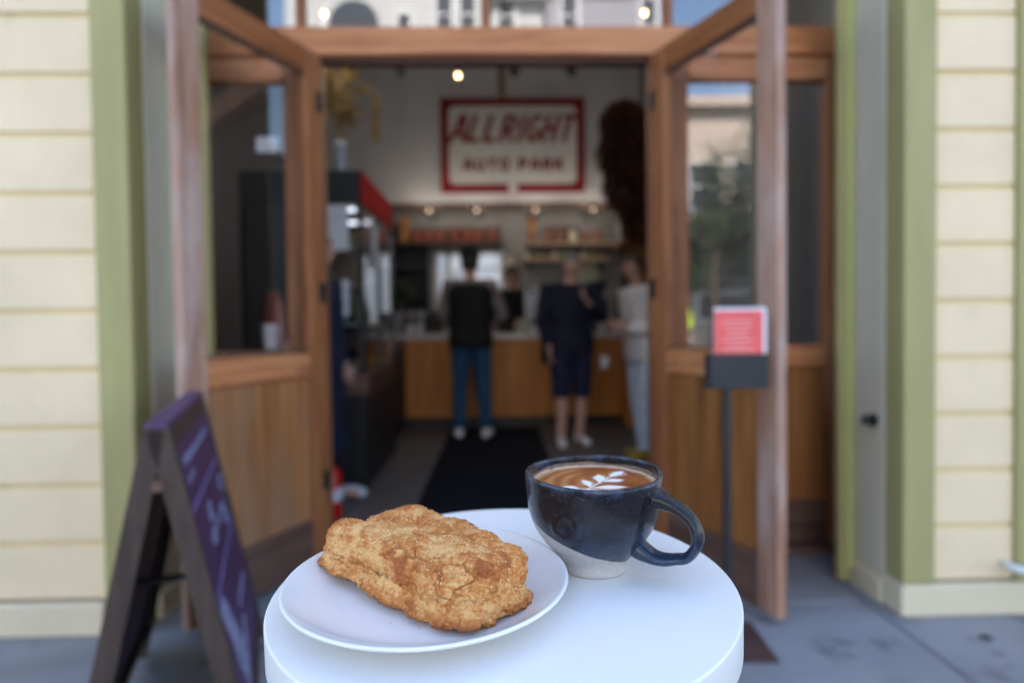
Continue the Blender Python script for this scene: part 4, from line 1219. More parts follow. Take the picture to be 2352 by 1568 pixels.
#PART3
# ------------------------------------------------------------------ street behind the camera (seen in the glass)
M['house_white'] = simple('house_white', (0.50, 0.50, 0.49), 0.7, var=0.05)
M['house_grey'] = simple('house_lavender_grey', (0.30, 0.29, 0.33), 0.7, var=0.05)
M['house_beige'] = simple('house_beige', (0.50, 0.40, 0.33), 0.7, var=0.05)
M['roof_dark'] = simple('roof_shingle', (0.08, 0.08, 0.09), 0.85, var=0.3)
M['win_dark'] = glass('house_pane', tint=(0.03, 0.04, 0.05), refl=1.5, base=0.05)
M['win_body'] = simple('house_window_dark', (0.035, 0.045, 0.06), 0.25)
def house(label, x0, x1, H, mat, wins, gable=0.0, y=-16.0, arch=None):
    t = thing('house', label, 'house', ((x0 + x1) / 2, y, 0), world=True)
    b = NB(); add_box(b, x0, x1, y - 9, y, 0, H)
    obj('wall', b, mat, t)
    b = NB()
    if gable:
        xm = (x0 + x1) / 2
        for yy0, yy1 in ((y - 9.2, y + 0.4),):
            vs = [b.verts.new(p) for p in ((x0 - .3, yy1, H + .002), (x1 + .3, yy1, H + .002), (xm, yy1, H + gable), (x0 - .3, yy0, H + .002), (x1 + .3, yy0, H + .002), (xm, yy0, H + gable))]
            for f in ((0, 1, 2), (5, 4, 3), (0, 3, 4, 1), (1, 4, 5, 2), (2, 5, 3, 0)):
                b.faces.new([vs[i] for i in f])
    else:
        add_box(b, x0 - .15, x1 + .15, y - 9.1, y + .35, H + .002, H + .35, .03)
    obj('roof', b, 'roof_dark' if gable else mat, t)
    for (wx, wz, ww, wh) in wins:
        f = NB()
        e = 0.11
        add_box(f, wx - ww / 2 - e, wx - ww / 2, y + .002, y + .09, wz - e, wz + wh + e); add_box(f, wx + ww / 2, wx + ww / 2 + e, y + .002, y + .09, wz - e, wz + wh + e)
        add_box(f, wx - ww / 2, wx + ww / 2, y + .002, y + .09, wz - e, wz); add_box(f, wx - ww / 2, wx + ww / 2, y + .002, y + .09, wz + wh, wz + wh + e)
        add_box(f, wx - ww / 2, wx + ww / 2, y + .025, y + .07, wz + wh * .5 - .03, wz + wh * .5 + .03)
        w = obj('window', f, 'ceramic', t)
        b = NB(); add_box(b, wx - ww / 2, wx + ww / 2, y + .004, y + .02, wz, wz + wh)
        obj('pane', b, 'win_body', w)
    if arch:
        ax_, az, ar = arch
        b = NB()
        pts = [(ax_ + ar * math.cos(a), az + ar * math.sin(a)) for a in np.linspace(0, math.pi, 20)] + [(ax_ - ar, az - 2.0), (ax_ + ar, az - 2.0)]
        v1 = [b.verts.new((px, y + .003, pz)) for px, pz in pts]; v2 = [b.verts.new((px, y + .05, pz)) for px, pz in pts]
        b.faces.new(v2); n = len(pts)
        for i in range(n):
            b.faces.new((v1[i], v1[(i + 1) % n], v2[(i + 1) % n], v2[i]))
        obj('arched_window', b, 'win_body', t)
    return t
house('dark gabled house reflected at the far left of the transom', -15, -9.6, 8.6, 'roof_dark', [(-11, 5, 1.0, 1.6), (-13, 5, 1.0, 1.6)], 3.0)
house('white house with arched window reflected in the transom', -7.0, -0.3, 13.0, 'house_white', [(-1.65, 10.7, 0.5, 1.8), (-0.85, 10.7, .5, 1.8), (-3.0, 10.7, .4, .9), (-3.4, 5.4, 1.1, 1.7), (-5.6, 5.4, 1.1, 1.7), (-1.5, 5.4, 1.1, 1.7), (-4, 1.2, 2.5, 2.0)], arch=(-4.7, 11.25, 0.85))
house('narrow white house beside the lavender-grey house', -0.2, 1.7, 12.0, 'house_white', [(0.45, 10.7, 0.5, 1.7), (0.8, 5.4, .8, 1.6)])
house('lavender-grey house across the road', 1.8, 5.9, 12.5, 'house_grey', [(5.3, 10.3, 0.5, 1.8), (2.6, 10.9, 0.5, 1.3), (2.8, 5.4, 1.1, 1.6), (4.5, 5.4, 1.1, 1.6), (3.6, 1.0, 2.0, 2.0)])
house('beige low house across the road at the right', 6.0, 9.7, 8.4, 'house_beige', [(7.2, 5.0, 1.0, 1.5), (8.7, 5.0, 1.0, 1.5), (8, 1.2, 2.0, 1.8)])
house('added pale house behind the cafe yard, blocking sun from the back window', -9, 9, 8.5, 'house_white', [], y=24.0)  # house added to keep direct sun off the back window

def tree(x, y, H, label, seed, cr=1.6):
    t = thing('street_tree', label, 'tree', (x, y, 0))
    r = random.Random(seed)
    b = NB()
    add_tube(b, [(0, 0, 0), (0.03, 0.02, H * .25), (-0.02, 0.05, H * .5), (0.05, 0, H * .8)], [0.16, 0.12, 0.09, 0.03], 10)
    tips = []
    for k in range(9):
        a = r.uniform(0, 6.28); z0 = H * r.uniform(.32, .6)
        tip = Vector((math.cos(a) * cr * .7, math.sin(a) * cr * .7, z0 + H * r.uniform(.12, .3)))
        add_tube(b, [(0, 0, z0), tuple(tip * .5 + Vector((0, 0, z0 * .5))), tuple(tip)], [0.06, 0.04, 0.015], 6)
        tips.append(tip)
    tips.append(Vector((0, 0, H * .85)))
    obj('trunk', b, 'bark', t)
    b = NB()
    for tp in tips:
        for j in range(420):
            v = Vector((r.gauss(0, 1), r.gauss(0, 1), r.gauss(0, 1))).normalized() * (r.random() ** .45) * cr * .55
            p = tp + v
            d = Vector((r.gauss(0, 1), r.gauss(0, 1), r.gauss(0, 1)))
            leafquad(b, p, d, 0.05, 0.17)
    obj('crown', b, 'leaf', t, recalc=False)
    return t
tree(8.3, -13.8, 7.6, 'street tree across the road reflected in the right sidelight', 1, 1.8)
tree(6.9, -14.2, 5.0, 'smaller street tree beside the yellow-jacketed passer-by', 2, 1.1)
tree(-9.5, -14.0, 7.0, 'street tree at the left across the road', 3)

def car(x, y, rz, mat, label):
    t = thing('parked_car', label, 'car', (x, y, -0.13), rz, 'cars parked across the road')
    L, W_ = 4.3, 1.75
    prof = [(-2.15, 0.35), (-2.12, 0.75), (-1.95, 0.92), (-1.0, 1.0), (-0.9, 1.02), (1.35, 1.05), (1.95, 1.0), (2.12, 0.85), (2.15, 0.4), (2.0, 0.25), (-2.0, 0.25)]
    b = NB()
    def extr(prof, hw, hw2=None, zt=None):
        rings = []
        for s_ in (-1, 1):
            rings.append([(px, s_ * (hw if (zt is None or pz < zt) else hw2), pz) for px, pz in prof])
        v = [[b.verts.new(p) for p in r_] for r_ in rings]
        n = len(prof)
        b.faces.new(v[0]); b.faces.new(list(reversed(v[1])))
        for i in range(n):
            b.faces.new((v[0][i], v[0][(i + 1) % n], v[1][(i + 1) % n], v[1][i]))
    extr(prof, W_ / 2)
    bmesh.ops.bevel(b, geom=list(b.edges), offset=0.05, segments=2, affect='EDGES')
    obj('body', b, mat, t, smooth='auto')
    b = NB(); extr([(-1.0, 1.0), (-0.35, 1.42), (0.1, 1.47), (1.0, 1.45), (1.6, 1.04)], W_ / 2 - .06, W_ / 2 - .2, 1.2)
    obj('glasshouse', b, 'win_body', t, smooth='auto')
    b = NB(); extr([(-0.38, 1.425), (0.1, 1.485), (1.0, 1.465), (1.08, 1.43)], W_ / 2 - .18)
    obj('roof', b, mat, t, smooth='auto')
    for wx in (-1.35, 1.35):
        for s_ in (-1, 1):
            b = NB(); add_tube(b, [(wx, s_ * (W_ / 2 - .2), .32), (wx, s_ * (W_ / 2 + .01), .32)], 0.32, 20)
            w = obj('wheel', b, 'blackmat', t, smooth='auto')
            b = NB(); add_tube(b, [(wx, s_ * (W_ / 2 + .011), .32), (wx, s_ * (W_ / 2 + .02), .32)], 0.2, 16); obj('rim', b, 'steel', w)
    for s_ in (-1, 1):
        b = NB(); add_box(b, -2.17, -2.10, s_ * .6 - .15, s_ * .6 + .15, .62, .75, .01); obj('headlight', b, 'ceramic', t)
    return t
M['car_blue'] = simple('car_paint_blue', (0.02, 0.07, 0.16), 0.2, var=0.03)
M['car_grey'] = simple('car_paint_grey', (0.16, 0.17, 0.19), 0.2, var=0.03)
M['car_white'] = simple('car_paint_white', (0.7, 0.7, 0.7), 0.2, var=0.03)
car(8.6, -12.0, 0, 'car_blue', 'dark blue car parked across the road near the trees')
car(-3.5, -12.0, 0, 'car_grey', 'grey car parked across the road before the white house')
car(1.6, -12.0, 0, 'car_white', 'white car parked across the road before the lavender house')

# ------------------------------------------------------------------ white round table
TZ = 0.9061
tb = thing('round_table', 'small round white table holding the pastry plate and the cup', 'table', (0.0032, 0.4554, 0))
b = NB()
rt = 0.162
prof = [(0.06, TZ - 0.031), (rt - 0.004, TZ - 0.031), (rt - 0.001, TZ - 0.029), (rt, TZ - 0.026), (rt, TZ - 0.0016)]
for k in range(1, 7):
    a = R(90 * k / 6)
    prof.append((rt - 0.0016 + 0.0016 * math.cos(a), TZ - 0.0016 + 0.0016 * math.sin(a)))
prof.append((0.0, TZ))
add_lathe(b, prof, 160)
obj('tabletop', b, 'table', tb, smooth='auto')
b = NB(); add_lathe(b, [(0.022, 0.02), (0.022, TZ - 0.032), (0.0, TZ - 0.032)], 32); obj('column', b, 'table', tb, smooth='auto')
b = NB(); add_lathe(b, [(0.15, 0.0), (0.152, 0.004), (0.15, 0.012), (0.03, 0.020), (0.0, 0.020)], 64); obj('foot', b, 'table', tb, smooth='auto')

# ------------------------------------------------------------------ plate
PX, PY = -0.0484, 0.4262
PR = 0.0941
b = NB()
prof = [(0.0, 0.0035), (0.050, 0.0035), (0.052, 0.0), (0.056, 0.0), (0.058, 0.0035), (0.075, 0.0085), (0.088, 0.0145), (0.0925, 0.0172)]
for k in range(0, 7):
    a = R(-60 + 200 * k / 6)
    prof.append((PR - 0.0014 + 0.0014 * math.cos(a), 0.0186 + 0.0012 * math.sin(a)))
prof += [(0.0885, 0.0172), (0.081, 0.0132), (0.072, 0.0092), (0.062, 0.0070), (0.052, 0.0064), (0.0, 0.0062)]
add_lathe(b, prof, 160)
plate = obj('dinner_plate', b, 'plate', None, smooth=True)
plate.location = (PX, PY, TZ)
tag(plate, 'round white glossy plate under the golden scone', 'plate')
PZ = TZ + 0.0064

# ------------------------------------------------------------------ scone
def fbm(p, sc, oct_=3, lac=2.1, g=0.5, off=0.0):
    a, s, t = 1.0, sc, 0.0
    for _ in range(oct_):
        t += a * mn.noise(Vector((p.x * s + off, p.y * s - off, p.z * s + off * .7)))
        a *= g; s *= lac
    return t
def sstep(a, b, x):
    t = min(1, max(0, (x - a) / (b - a)))
    return t * t * (3 - 2 * t)
b = NB()
bmesh.ops.create_cube(b, size=2.0)
bmesh.ops.subdivide_edges(b, edges=list(b.edges), cuts=215, use_grid_fill=True)
LX, LY, LZ = 0.0740, 0.0345, 0.0218
cols = []
b.verts.ensure_lookup_table()
for v in b.verts:
    x, y, z = v.co
    n = 5.0
    rr_ = (abs(x) ** n + abs(y) ** n + abs(z) ** n) ** (-1 / n)
    q = Vector((x * rr_, y * rr_, z * rr_))
    s0 = Vector((q.x, q.y, q.z))
    # overall form: trapezoid block, lump at the back corner, dip along the top, wider base lip
    X = q.x * LX * (1.0 - 0.06 * q.z)
    wy = 1.0 - 0.07 * q.x - 0.08 * max(q.z, 0)
    Y = q.y * LY * wy
    hz = 1.0 + 0.07 * q.x + 0.10 * math.exp(-((q.x + .3) / .4) ** 2) * max(0, q.y)
    Z = q.z * LZ * hz
    if q.z > 0:
        Z += -0.003 * math.exp(-((q.y - 0.15 - 0.25 * q.x) / 0.25) ** 2)      # long shallow valley
        Z -= 0.0045 * sstep(0.2, 1.0, -q.y) * sstep(-1.2, 0.4, q.x) * 0.8       # near side slopes away
        Z -= 0.003 * sstep(0.55, 1.0, -q.x)
    # flared crust skirt near the bottom
    sk = math.exp(-((q.z + 0.62) / 0.26) ** 2)
    Y += math.copysign(sk * 0.0045, q.y) * min(1, abs(q.y) * 1.2)
    X += math.copysign(sk * 0.004, q.x) * abs(q.x) ** 3
    X += 0.007 * sstep(0.5, 1.0, q.x) * sstep(0.1, 1.0, q.y) * sstep(-0.2, 0.9, q.z)
    p = Vector((X, Y, Z))
    nd = Vector((q.x ** 5 / LX, q.y ** 5 / LY, q.z ** 5 / LZ))
    nd.normalize()
    big = fbm(p, 28, 2, off=3.1)
    mid = fbm(p, 85, 3, off=1.7)
    rid = 1 - abs(fbm(p, 150, 2, off=9.2)) * 2.2
    fine = fbm(p, 330, 3, g=0.6, off=5.5)
    lump = mn.noise(Vector((p.x * 190, p.y * 190, p.z * 190)))
    # cracks
    cv = mn.voronoi(Vector((p.x * 42 + 2 + mid * .35, p.y * 42 + mid * .35, p.z * 60 + 5)))[0]
    edge = cv[1] - cv[0]
    crack = math.exp(-(edge / 0.05) ** 2) * sstep(-0.1, 0.35, fbm(p, 30, 2, off=20))
    lay = fbm(Vector((p.x * 0.35, p.y, p.z * 1.3)), 120, 3, off=14)
    disp = 0.0048 * big + 0.0015 * mid + 0.0007 * (rid - .5) + 0.0010 * fine + 0.0006 * max(0, lump) - 0.0023 * crack + 0.0016 * lay * (1 - max(0, q.z))
    vd, vp = mn.voronoi(Vector((p.x * 420 + mid, p.y * 420 + mid, p.z * 420)))
    cr2 = mn.voronoi(Vector((p.x * 190 - 3, p.y * 190 + mid, p.z * 190)))[0]
    disp += 0.00055 * (0.55 - vd[0]) + 0.0005 * sstep(0.0, 0.5, 0.45 - cr2[0]) * sstep(-0.1, 0.3, fbm(p, 70, 1, off=50)) - 0.0003 * sstep(0.12, 0.0, cr2[1] - cr2[0])
    if q.z < -0.5:
        disp += 0.0018 * mid
    p2 = p + nd * disp
    if q.z < -0.7:
        p2.z = max(p2.z, -LZ * (0.93 if q.x > -0.35 else 0.80) + 0.0006 * fine)
    v.co = p2
    # bake colour: toasted on ridges and rims, pale in valleys and on the flanks
    toast = 0.46 + 0.22 * lay + 0.60 * big * 0.5 + 0.42 * mid + 0.25 * (rid - .5) + 0.22 * fine
    toast += 0.22 * sk + 0.25 * math.exp(-((abs(q.x) - 1) / 0.14) ** 2) * (0.6 + q.z * .4)
    toast -= 0.16 * (1 if q.z < 0.55 and q.z > -0.4 else 0)
    toast -= 0.35 * sstep(0.35, 0.75, fbm(p, 60, 2, off=31) + .15) * (1 if q.z > .5 else .4)
    toast += 0.45 * sstep(0.35, 0.7, fbm(p, 45, 2, off=41))
    toast += 0.5 * (0.35 - vd[0]) + 0.25 * mn.noise(Vector((p.x * 700, p.y * 700, p.z * 700)))
    t = min(1, max(0, toast))
    c0 = Vector((0.81, 0.48, 0.19)); c1 = Vector((0.62, 0.240, 0.055)); c2 = Vector((0.38, 0.105, 0.022)); 
    c = c0.lerp(c1, t * 2) if t < .5 else c1.lerp(c2, (t - .5) * 2)
    c = c.lerp(Vector((0.25, 0.09, 0.03)), crack * 0.4)
    cols.append((c.x, c.y, c.z, 1))
scone = obj('scone', b, 'scone', None, smooth=True, recalc=False)
ca = scone.data.color_attributes.new("col", 'FLOAT_COLOR', 'POINT')
ca.data.foreach_set("color", np.array(cols, dtype=np.float32).ravel())
SA = R(-41.2)
scone.location = (-0.0518, 0.4345, PZ + LZ * 0.93 + 0.0002)
scone.rotation_euler = (R(-2), R(1.5), SA)
tag(scone, 'craggy golden-brown baked scone lying on the white plate', 'scone')
# sugar grains stuck to the top crust
me = scone.data
rs = random.Random(9)
b = NB()
cand = [v for v in me.vertices if v.normal.z > 0.35 and v.co.z > 0.004]
for v in rs.sample(cand, 220):
    s_ = rs.uniform(0.0002, 0.0005)
    r_ = bmesh.ops.create_cube(b, size=s_ * 2)
    mt_ = Euler((rs.uniform(0, 3), rs.uniform(0, 3), rs.uniform(0, 3))).to_matrix()
    for w in r_['verts']:
        w.co = mt_ @ w.co + v.co + v.normal * s_ * 0.3
obj('sugar_grains', b, 'sugar', scone, kind='stuff')
# crumbs on the plate
b = NB()
for _ in range(7):
    a = rs.uniform(-2.0, 0.3); rr_ = rs.uniform(0.040, 0.062)
    r_ = bmesh.ops.create_icosphere(b, subdivisions=1, radius=rs.uniform(0.0003, 0.0006))
    for w in r_['verts']:
        w.co = w.co * rs.uniform(.7, 1.2) + Vector((PX + rr_ * math.cos(a), PY + rr_ * math.sin(a), PZ + 0.0008 + max(0, rr_ - .055) * 0.2))
crumb = obj('crumbs', b, 'pastry', None, kind='stuff')
crumb['label'] = 'few tiny crumbs on the white plate around the scone'
crumb['category'] = 'crumbs'

# ------------------------------------------------------------------ cup
CXc, CYc = 0.0715, 0.4772
CH = 0.0735
cup = thing('coffee_cup', 'dark blue-black glazed stoneware cup with bare grey foot, full of latte', 'cup', (CXc, CYc, TZ))
def cup_mat():
    m, nt, bs = base_mat('stoneware_glaze', (0.02, 0.03, 0.05), 0.22, 0, 0.28)
    L = nt.links.new
    tc = nt.nodes.new("ShaderNodeTexCoord")
    sep = nt.nodes.new("ShaderNodeSeparateXYZ")
    L(tc.outputs["Object"], sep.inputs[0])
    def math_(op, a, b_=None, c_=None, clamp=False):
        n = nt.nodes.new("ShaderNodeMath"); n.operation = op; n.use_clamp = clamp
        for i, v in enumerate((a, b_, c_)):
            if v is None: continue
            if isinstance(v, (int, float)): n.inputs[i].default_value = v
            else: L(v, n.inputs[i])
        return n.outputs[0]
    wob = noise_node(nt, 35, (1, 1, 1), 3)
    # dipped glaze line: plane lower to the right, with a gentle wobble
    line = math_('MULTIPLY_ADD', sep.outputs[0], -0.44, 0.0190)
    line = math_('MULTIPLY_ADD', wob.outputs[0], 0.004, line)
    line = math_('MULTIPLY_ADD', sep.outputs[1], 0.08, line)
    d = math_('SUBTRACT', sep.outputs[2], line)
    f = math_('MULTIPLY_ADD', d, 2500, 0.5, True)
    # glaze colour: blue-black with brown break near the rim, paler blue lower
    zz = math_('MULTIPLY', sep.outputs[2], 1 / CH)
    hz = nt.nodes.new("ShaderNodeMath"); hz.operation = 'MULTIPLY_ADD'
    n1 = noise_node(nt, 45, (1, 1, 1), 5, 0.6)
    L(n1.outputs[0], hz.inputs[0]); hz.inputs[1].default_value = 0.7
    L(math_('SUBTRACT', zz, 0.35), hz.inputs[2])
    r = ramp(nt, hz.outputs[0], [(0.12, (0.018, 0.042, 0.085)), (0.42, (0.016, 0.026, 0.048)), (0.64, (0.016, 0.012, 0.013)), (0.92, (0.008, 0.007, 0.009)), (1.0, (0.022, 0.03, 0.065))])
    col = r.outputs[0]
    sr = ramp(nt, hz.outputs[0], [(0.40, (0.36,) * 3), (0.62, (0.18,) * 3), (0.92, (0.18,) * 3), (1.0, (0.45,) * 3)])
    L(sr.outputs[0], bs.inputs['Specular IOR Level'])
    # mottled speckle
    sp = noise_node(nt, 1300, (1, 1, 1), 2)
    rs_ = ramp(nt, sp.outputs[0], [(0.60, (0, 0, 0)), (0.72, (1, 1, 1))])
    mx = nt.nodes.new("ShaderNodeMix"); mx.data_type = 'RGBA'
    L(math_('MULTIPLY', rs_.outputs[0], 0.35), mx.inputs[0]); L(col, mx.inputs[6]); mx.inputs[7].default_value = (0.12, 0.17, 0.26, 1)
    # broken gold edge just under the rim
    gz = math_('ABSOLUTE', math_('SUBTRACT', sep.outputs[2], 0.0668))
    gn = noise_node(nt, 420, (1, 1, 0.7), 5, 0.7)
    gg = math_('MULTIPLY', math_('MULTIPLY_ADD', gz, -700, 1.0, True), math_('MULTIPLY_ADD', gn.outputs[0], 9, -5.3, True))
    mg = nt.nodes.new("ShaderNodeMix"); mg.data_type = 'RGBA'
    L(gg, mg.inputs[0]); L(mx.outputs[2], mg.inputs[6]); mg.inputs[7].default_value = (0.42, 0.33, 0.14, 1)
    # worn edges on rim and handle
    geo = nt.nodes.new("ShaderNodeNewGeometry")
    wn_ = noise_node(nt, 300, (1, 1, 1), 4, 0.7)
    pt = math_('MULTIPLY_ADD', geo.outputs["Pointiness"], 22, -11.6, True)
    wr = math_('MULTIPLY', pt, math_('MULTIPLY_ADD', wn_.outputs[0], 7, -3.4, True))
    mw = nt.nodes.new("ShaderNodeMix"); mw.data_type = 'RGBA'
    L(math_('MULTIPLY', wr, 0.75), mw.inputs[0]); L(mg.outputs[2], mw.inputs[6]); mw.inputs[7].default_value = (0.17, 0.13, 0.09, 1)
    # bare clay
    cn = noise_node(nt, 260, (1, 1, 1), 5, 0.7)
    cr_ = ramp(nt, cn.outputs[0], [(0.3, (0.44, 0.415, 0.40)), (0.7, (0.56, 0.535, 0.52))])
    me_ = nt.nodes.new("ShaderNodeMix"); me_.data_type = 'RGBA'
    L(f, me_.inputs[0]); L(cr_.outputs[0], me_.inputs[6]); L(mw.outputs[2], me_.inputs[7])
    L(me_.outputs[2], bs.inputs["Base Color"])
    rn = noise_node(nt, 60, (1, 1, 1), 4)
    rg = math_('MULTIPLY_ADD', rn.outputs[0], 0.42, 0.06)
    mr = nt.nodes.new("ShaderNodeMix"); mr.data_type = 'FLOAT'
    L(f, mr.inputs[0]); mr.inputs[2].default_value = 0.75; L(rg, mr.inputs[3])
    L(mr.outputs[0], bs.inputs["Roughness"])
    bn = noise_node(nt, 700, (1, 1, 1), 3)
    ht = math_('MULTIPLY_ADD', f, 3.0, bn.outputs[0])
    bump(nt, ht, 0.25, 0.00022, bs)
    L(math_('MULTIPLY', f, 0.32), bs.inputs["Coat Weight"]); bs.inputs["Coat Roughness"].default_value = 0.09
    return m
M['glaze'] = cup_mat()
def cup_mesh():
    out = [(0.0, 0.0012), (0.020, 0.0012), (0.0215, 0.0), (0.0236, 0.0), (0.0245, 0.0012), (0.0248, 0.0045), (0.0254, 0.0075), (0.0275, 0.0112), (0.0318, 0.0165), (0.0359, 0.0215), (0.0396, 0.0268), (0.0429, 0.0325), (0.0453, 0.0386), (0.0472, 0.0455), (0.0483, 0.0530), (0.0490, 0.0600), (0.0494, 0.0655), (0.0497, 0.0700)]
    th = 0.0032
    for k in range(7):
        a = R(180 * k / 6)
        out.append((0.0496 - th / 2 + th / 2 * math.cos(a), 0.0715 + 0.0017 * math.sin(a)))
    out += [(0.0460, 0.066), (0.0448, 0.060), (0.0430, 0.052), (0.038, 0.040), (0.030, 0.024), (0.02, 0.014), (0.0, 0.010)]
    # densify
    P = [Vector((r, z, 0)) for r, z in out]
    dense = []
    for a, c_ in zip(P, P[1:]):
        k = max(1, int((c_ - a).length / 0.0016))
        dense += [a.lerp(c_, j / k) for j in range(k)]
    dense.append(P[-1])
    b = NB()
    add_lathe(b, [(p.x, p.y) for p in dense], 180)
    for v in b.verts:
        a = math.atan2(v.co.y, v.co.x)
        rr_ = math.hypot(v.co.x, v.co.y)
        w = 0.0007 * mn.noise(Vector((math.cos(a) * 1.5, math.sin(a) * 1.5, v.co.z * 25)))
        if v.co.z > 0.066:
            v.co.z += 0.0006 * math.sin(a * 2 + 1)
        # thumb dent on the left front
        if rr_ > 0.03:
            da = (a - R(-122)) / 0.10; dz = (v.co.z - 0.0445) / 0.0055
            w -= 0.0020 * math.exp(-da * da - dz * dz)
            da = (a - R(-122)) / 0.17; dz = (v.co.z - 0.0445) / 0.0095
            w += 0.0009 * math.exp(-(math.sqrt(da * da + dz * dz) - 1) ** 2 / 0.12)
            da = (a - R(-134)) / 0.05; dz = (v.co.z - 0.040) / 0.005
            w += 0.0010 * math.exp(-da * da - dz * dz)
        k = 1 + w / max(rr_, 0.01)
        v.co.x *= k; v.co.y *= k
    return b
obj('bowl', cup_mesh(), 'glaze', cup, smooth=True)
# handle: strap curve in a vertical plane, elliptical section, flared at both joints
HA = R(-35)
hp = [(0.0430, 0.0605, .0090, .0120), (0.0500, 0.0592, .0072, .0100), (0.0575, 0.0572, .0053, .0082), (0.0650, 0.0540, .0042, .0072), (0.0718, 0.0485, .0038, .0068), (0.0758, 0.0412, .0037, .0070), (0.0765, 0.0338, .0037, .0069),
      (0.0738, 0.0268, .0037, .0068), (0.0692, 0.0210, .0037, .0067), (0.0615, 0.0184, .0038, .0064), (0.0535, 0.0163, .0045, .0070), (0.0460, 0.0165, .0052, .0076), (0.0395, 0.0185, .0062, .0084), (0.0340, 0.0210, .0072, .0092), (0.029, 0.024, .007, .009)]
def catmull(P, k=6):
    out = []
    for i in range(len(P) - 1):
        p0 = P[max(i - 1, 0)]; p1 = P[i]; p2 = P[i + 1]; p3 = P[min(i + 2, len(P) - 1)]
        for j in range(k):
            t = j / k
            out.append(0.5 * ((2 * p1) + (-p0 + p2) * t + (2 * p0 - 5 * p1 + 4 * p2 - p3) * t * t + (-p0 + 3 * p1 - 3 * p2 + p3) * t ** 3))
    out.append(P[-1])
    return out
HP = catmull([np.array(p) for p in hp], 6)
b = NB()
rings = []
for i, p in enumerate(HP):
    t = (HP[min(i + 1, len(HP) - 1)] - HP[max(i - 1, 0)])[:2]; t = t / np.linalg.norm(t)
    nn = np.array([-t[1], t[0]])
    ring = []
    for k in range(28):
        a = 2 * math.pi * k / 28
        u = p[0] + nn[0] * math.cos(a) * p[2]; zv = p[1] + nn[1] * math.cos(a) * p[2]; w = math.sin(a) * p[3]
        ring.append((u * math.cos(HA) - w * math.sin(HA), u * math.sin(HA) + w * math.cos(HA), zv))
    rings.append(ring)
add_ring_loft(b, rings)
for v in b.verts:
    v.co += Vector((mn.noise(v.co * 90), mn.noise(v.co * 90 + Vector((5, 0, 0))), mn.noise(v.co * 90 + Vector((0, 7, 0))))) * 0.0004
obj('handle', b, 'glaze', cup, smooth=True)

# latte surface with a poured fern
LZc = 0.0645
b = NB()
NR, NT = 90, 220
RL = 0.0455
cent = b.verts.new((0, 0, LZc))
ringsv = []
for i in range(1, NR + 1):
    r_ = RL * i / NR
    ringsv.append([b.verts.new((r_ * math.cos(2 * math.pi * k / NT), r_ * math.sin(2 * math.pi * k / NT), LZc + 0.0007 * max(0, (i / NR - .95) / .05) ** 2)) for k in range(NT)])
for k in range(NT):
    b.faces.new((cent, ringsv[0][k], ringsv[0][(k + 1) % NT]))
for a, c_ in zip(ringsv, ringsv[1:]):
    for k in range(NT):
        b.faces.new((a[k], c_[k], c_[(k + 1) % NT], a[(k + 1) % NT]))
coffee = obj('latte', b, 'coffee', cup, smooth=True)
DXL = Vector((-0.0085, -0.0045))        # petals measured from this point
petals = [((0.020, 0.013), (0.032, 0.029), 0.0034), ((0.014, 0.004), (0.028, 0.0075), 0.0034), ((0.005, -0.010), (0.027, -0.0095), 0.0034),
          ((0.013, 0.001), (0.0145, 0.021), 0.0032), ((0.006, -0.008), (0.003, 0.0085), 0.0026), ((-0.001, -0.013), (-0.013, -0.006), 0.0036), ((0.016, -0.019), (-0.010, -0.016), 0.0046)]
def petal(px, py, A, B, w):
    G = lambda q: (0.010 + (q[0] - 0.010) * 1.15, -0.001 + (q[1] + 0.001) * 1.08)
    A, B, w = G(A), G(B), w * 1.12
    ax, ay = A[0] + DXL.x, A[1] + DXL.y; bx_, by_ = B[0] + DXL.x, B[1] + DXL.y
    dx, dy = bx_ - ax, by_ - ay; L = math.hypot(dx, dy)
    t = ((px - ax) * dx + (py - ay) * dy) / (L * L)
    n_ = abs((px - ax) * -dy + (py - ay) * dx) / L
    if t < -0.05 or t > 1.05: return 0
    tt = min(1, max(0, t))
    ww = w * (math.sin(math.pi * tt ** 1.3) ** 0.9 if 0 < tt < 1 else 0)
    return sstep(0.0013, -0.0010, n_ - ww)
cc = []
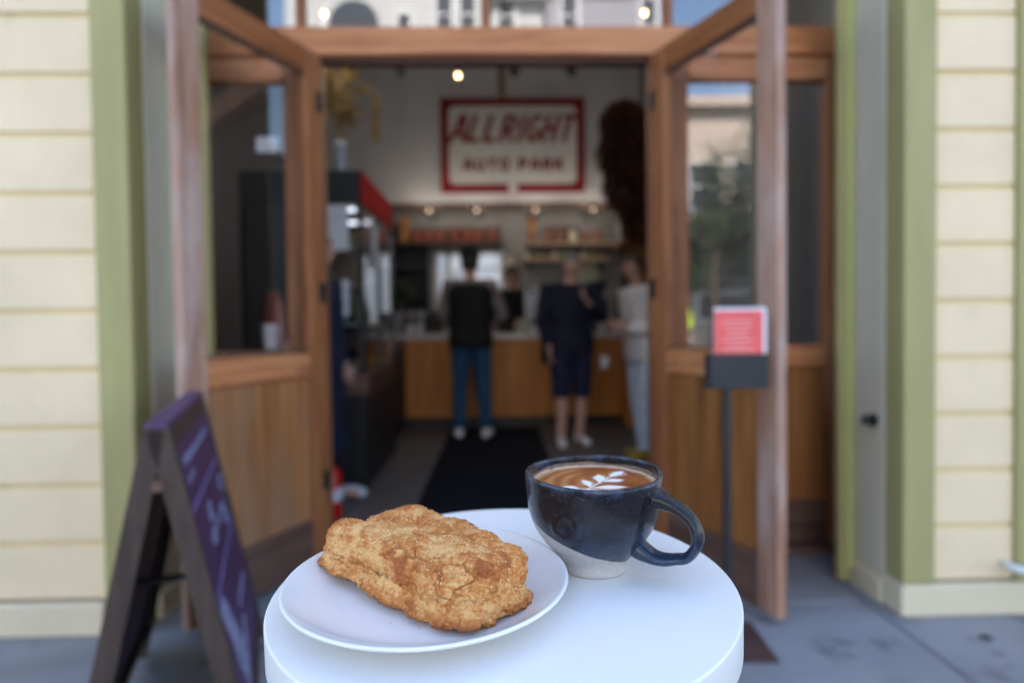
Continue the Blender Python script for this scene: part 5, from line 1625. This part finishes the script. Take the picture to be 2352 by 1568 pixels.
for v in coffee.data.vertices:
    x, y, _ = v.co
    r_ = math.hypot(x, y)
    p = Vector((x, y, 0))
    wx = x + 0.0012 * mn.noise(p * 120); wy = y + 0.0012 * mn.noise(p * 120 + Vector((9, 0, 0)))
    base = Vector((0.25, 0.06, 0.009)).lerp(Vector((0.42, 0.13, 0.026)), 0.5 + 0.7 * fbm(p, 60, 2, off=2))
    # swirl lighter bands on the left
    band = 0.5 + 0.5 * math.sin(math.hypot(x - 0.012, y * 1.0 + 0.004) * 620 + 1.5 * fbm(p, 50, 2, off=4))
    base = base.lerp(Vector((0.62, 0.32, 0.13)), 0.5 * band * sstep(0.01, -0.02, x))
    # dark crema and tiny bubbles on the right
    dk = sstep(0.010, 0.040, x) * sstep(-0.35, 0.3, fbm(p, 170, 3, off=8))
    base = base.lerp(Vector((0.22, 0.055, 0.008)), 0.6 * dk)
    bb = sstep(0.35, 0.5, mn.noise(p * 900)) * sstep(0.012, 0.03, x)
    base = base.lerp(Vector((0.75, 0.52, 0.33)), 0.5 * bb)
    rim = sstep(0.0385, 0.0445, r_ + 0.002 * fbm(p, 120, 2, off=6))
    base = base.lerp(Vector((0.70, 0.52, 0.36)), 0.85 * rim)
    w = 0
    for A, B, wd in petals:
        w = max(w, petal(wx, wy, A, B, wd), 0.28 * petal(wx - 0.0006, wy + 0.0004, A, B, wd * 1.7))
    # stem
    sx = (0.002 + DXL.x, -0.014 + DXL.y); ex = (0.021 + DXL.x, 0.015 + DXL.y)
    dx, dy = ex[0] - sx[0], ex[1] - sx[1]; L = math.hypot(dx, dy)
    t = ((wx - sx[0]) * dx + (wy - sx[1]) * dy) / L ** 2; n_ = abs((wx - sx[0]) * -dy + (wy - sx[1]) * dx) / L
    if 0 < t < 1: w = max(w, 0.8 * sstep(0.0013, 0.0005, n_))
    base = base.lerp(Vector((0.92, 0.88, 0.82)), w)
    cc.append((base.x, base.y, base.z, 1))
ca = coffee.data.color_attributes.new("col", 'FLOAT_COLOR', 'POINT')
ca.data.foreach_set("color", np.array(cc, dtype=np.float32).ravel())
# milky tide ring inside the cup
b = NB()
add_ring_loft(b, [[(r_ * math.cos(2 * math.pi * k / 120), r_ * math.sin(2 * math.pi * k / 120), z_ + 0.0004 * mn.noise(Vector((math.cos(k * .0524) * 4, math.sin(k * .0524) * 4, z_ * 900)))) for k in range(120)] for r_, z_ in ((0.0447, 0.0646), (0.0454, 0.0652), (0.0458, 0.0662), (0.0461, 0.0672), (0.0467, 0.0682))], False, False)
b2 = obj('foam_line', b, M.setdefault('foamline', simple('foam_residue', (0.16, 0.085, 0.05), 0.5, var=0.5, scale=160)), cup, smooth=True)

# the pavement slopes a little: table and what stands on it lean two degrees towards the street
PV = Vector((0.0055, 0.4604, TZ))
TILT = Matrix.Translation(PV) @ Matrix.Rotation(R(-0.465), 4, 'Y') @ Matrix.Rotation(R(1.96), 4, 'X') @ Matrix.Translation(-PV)
cup.scale = (1.034, 1.034, 1.0)
for o in (tb, plate, scone, crumb, cup):
    m = TILT @ Matrix.LocRotScale(o.location, o.rotation_euler, o.scale)
    loc, rot, scl = m.decompose()
    o.location = loc
    o.rotation_euler = rot.to_euler()
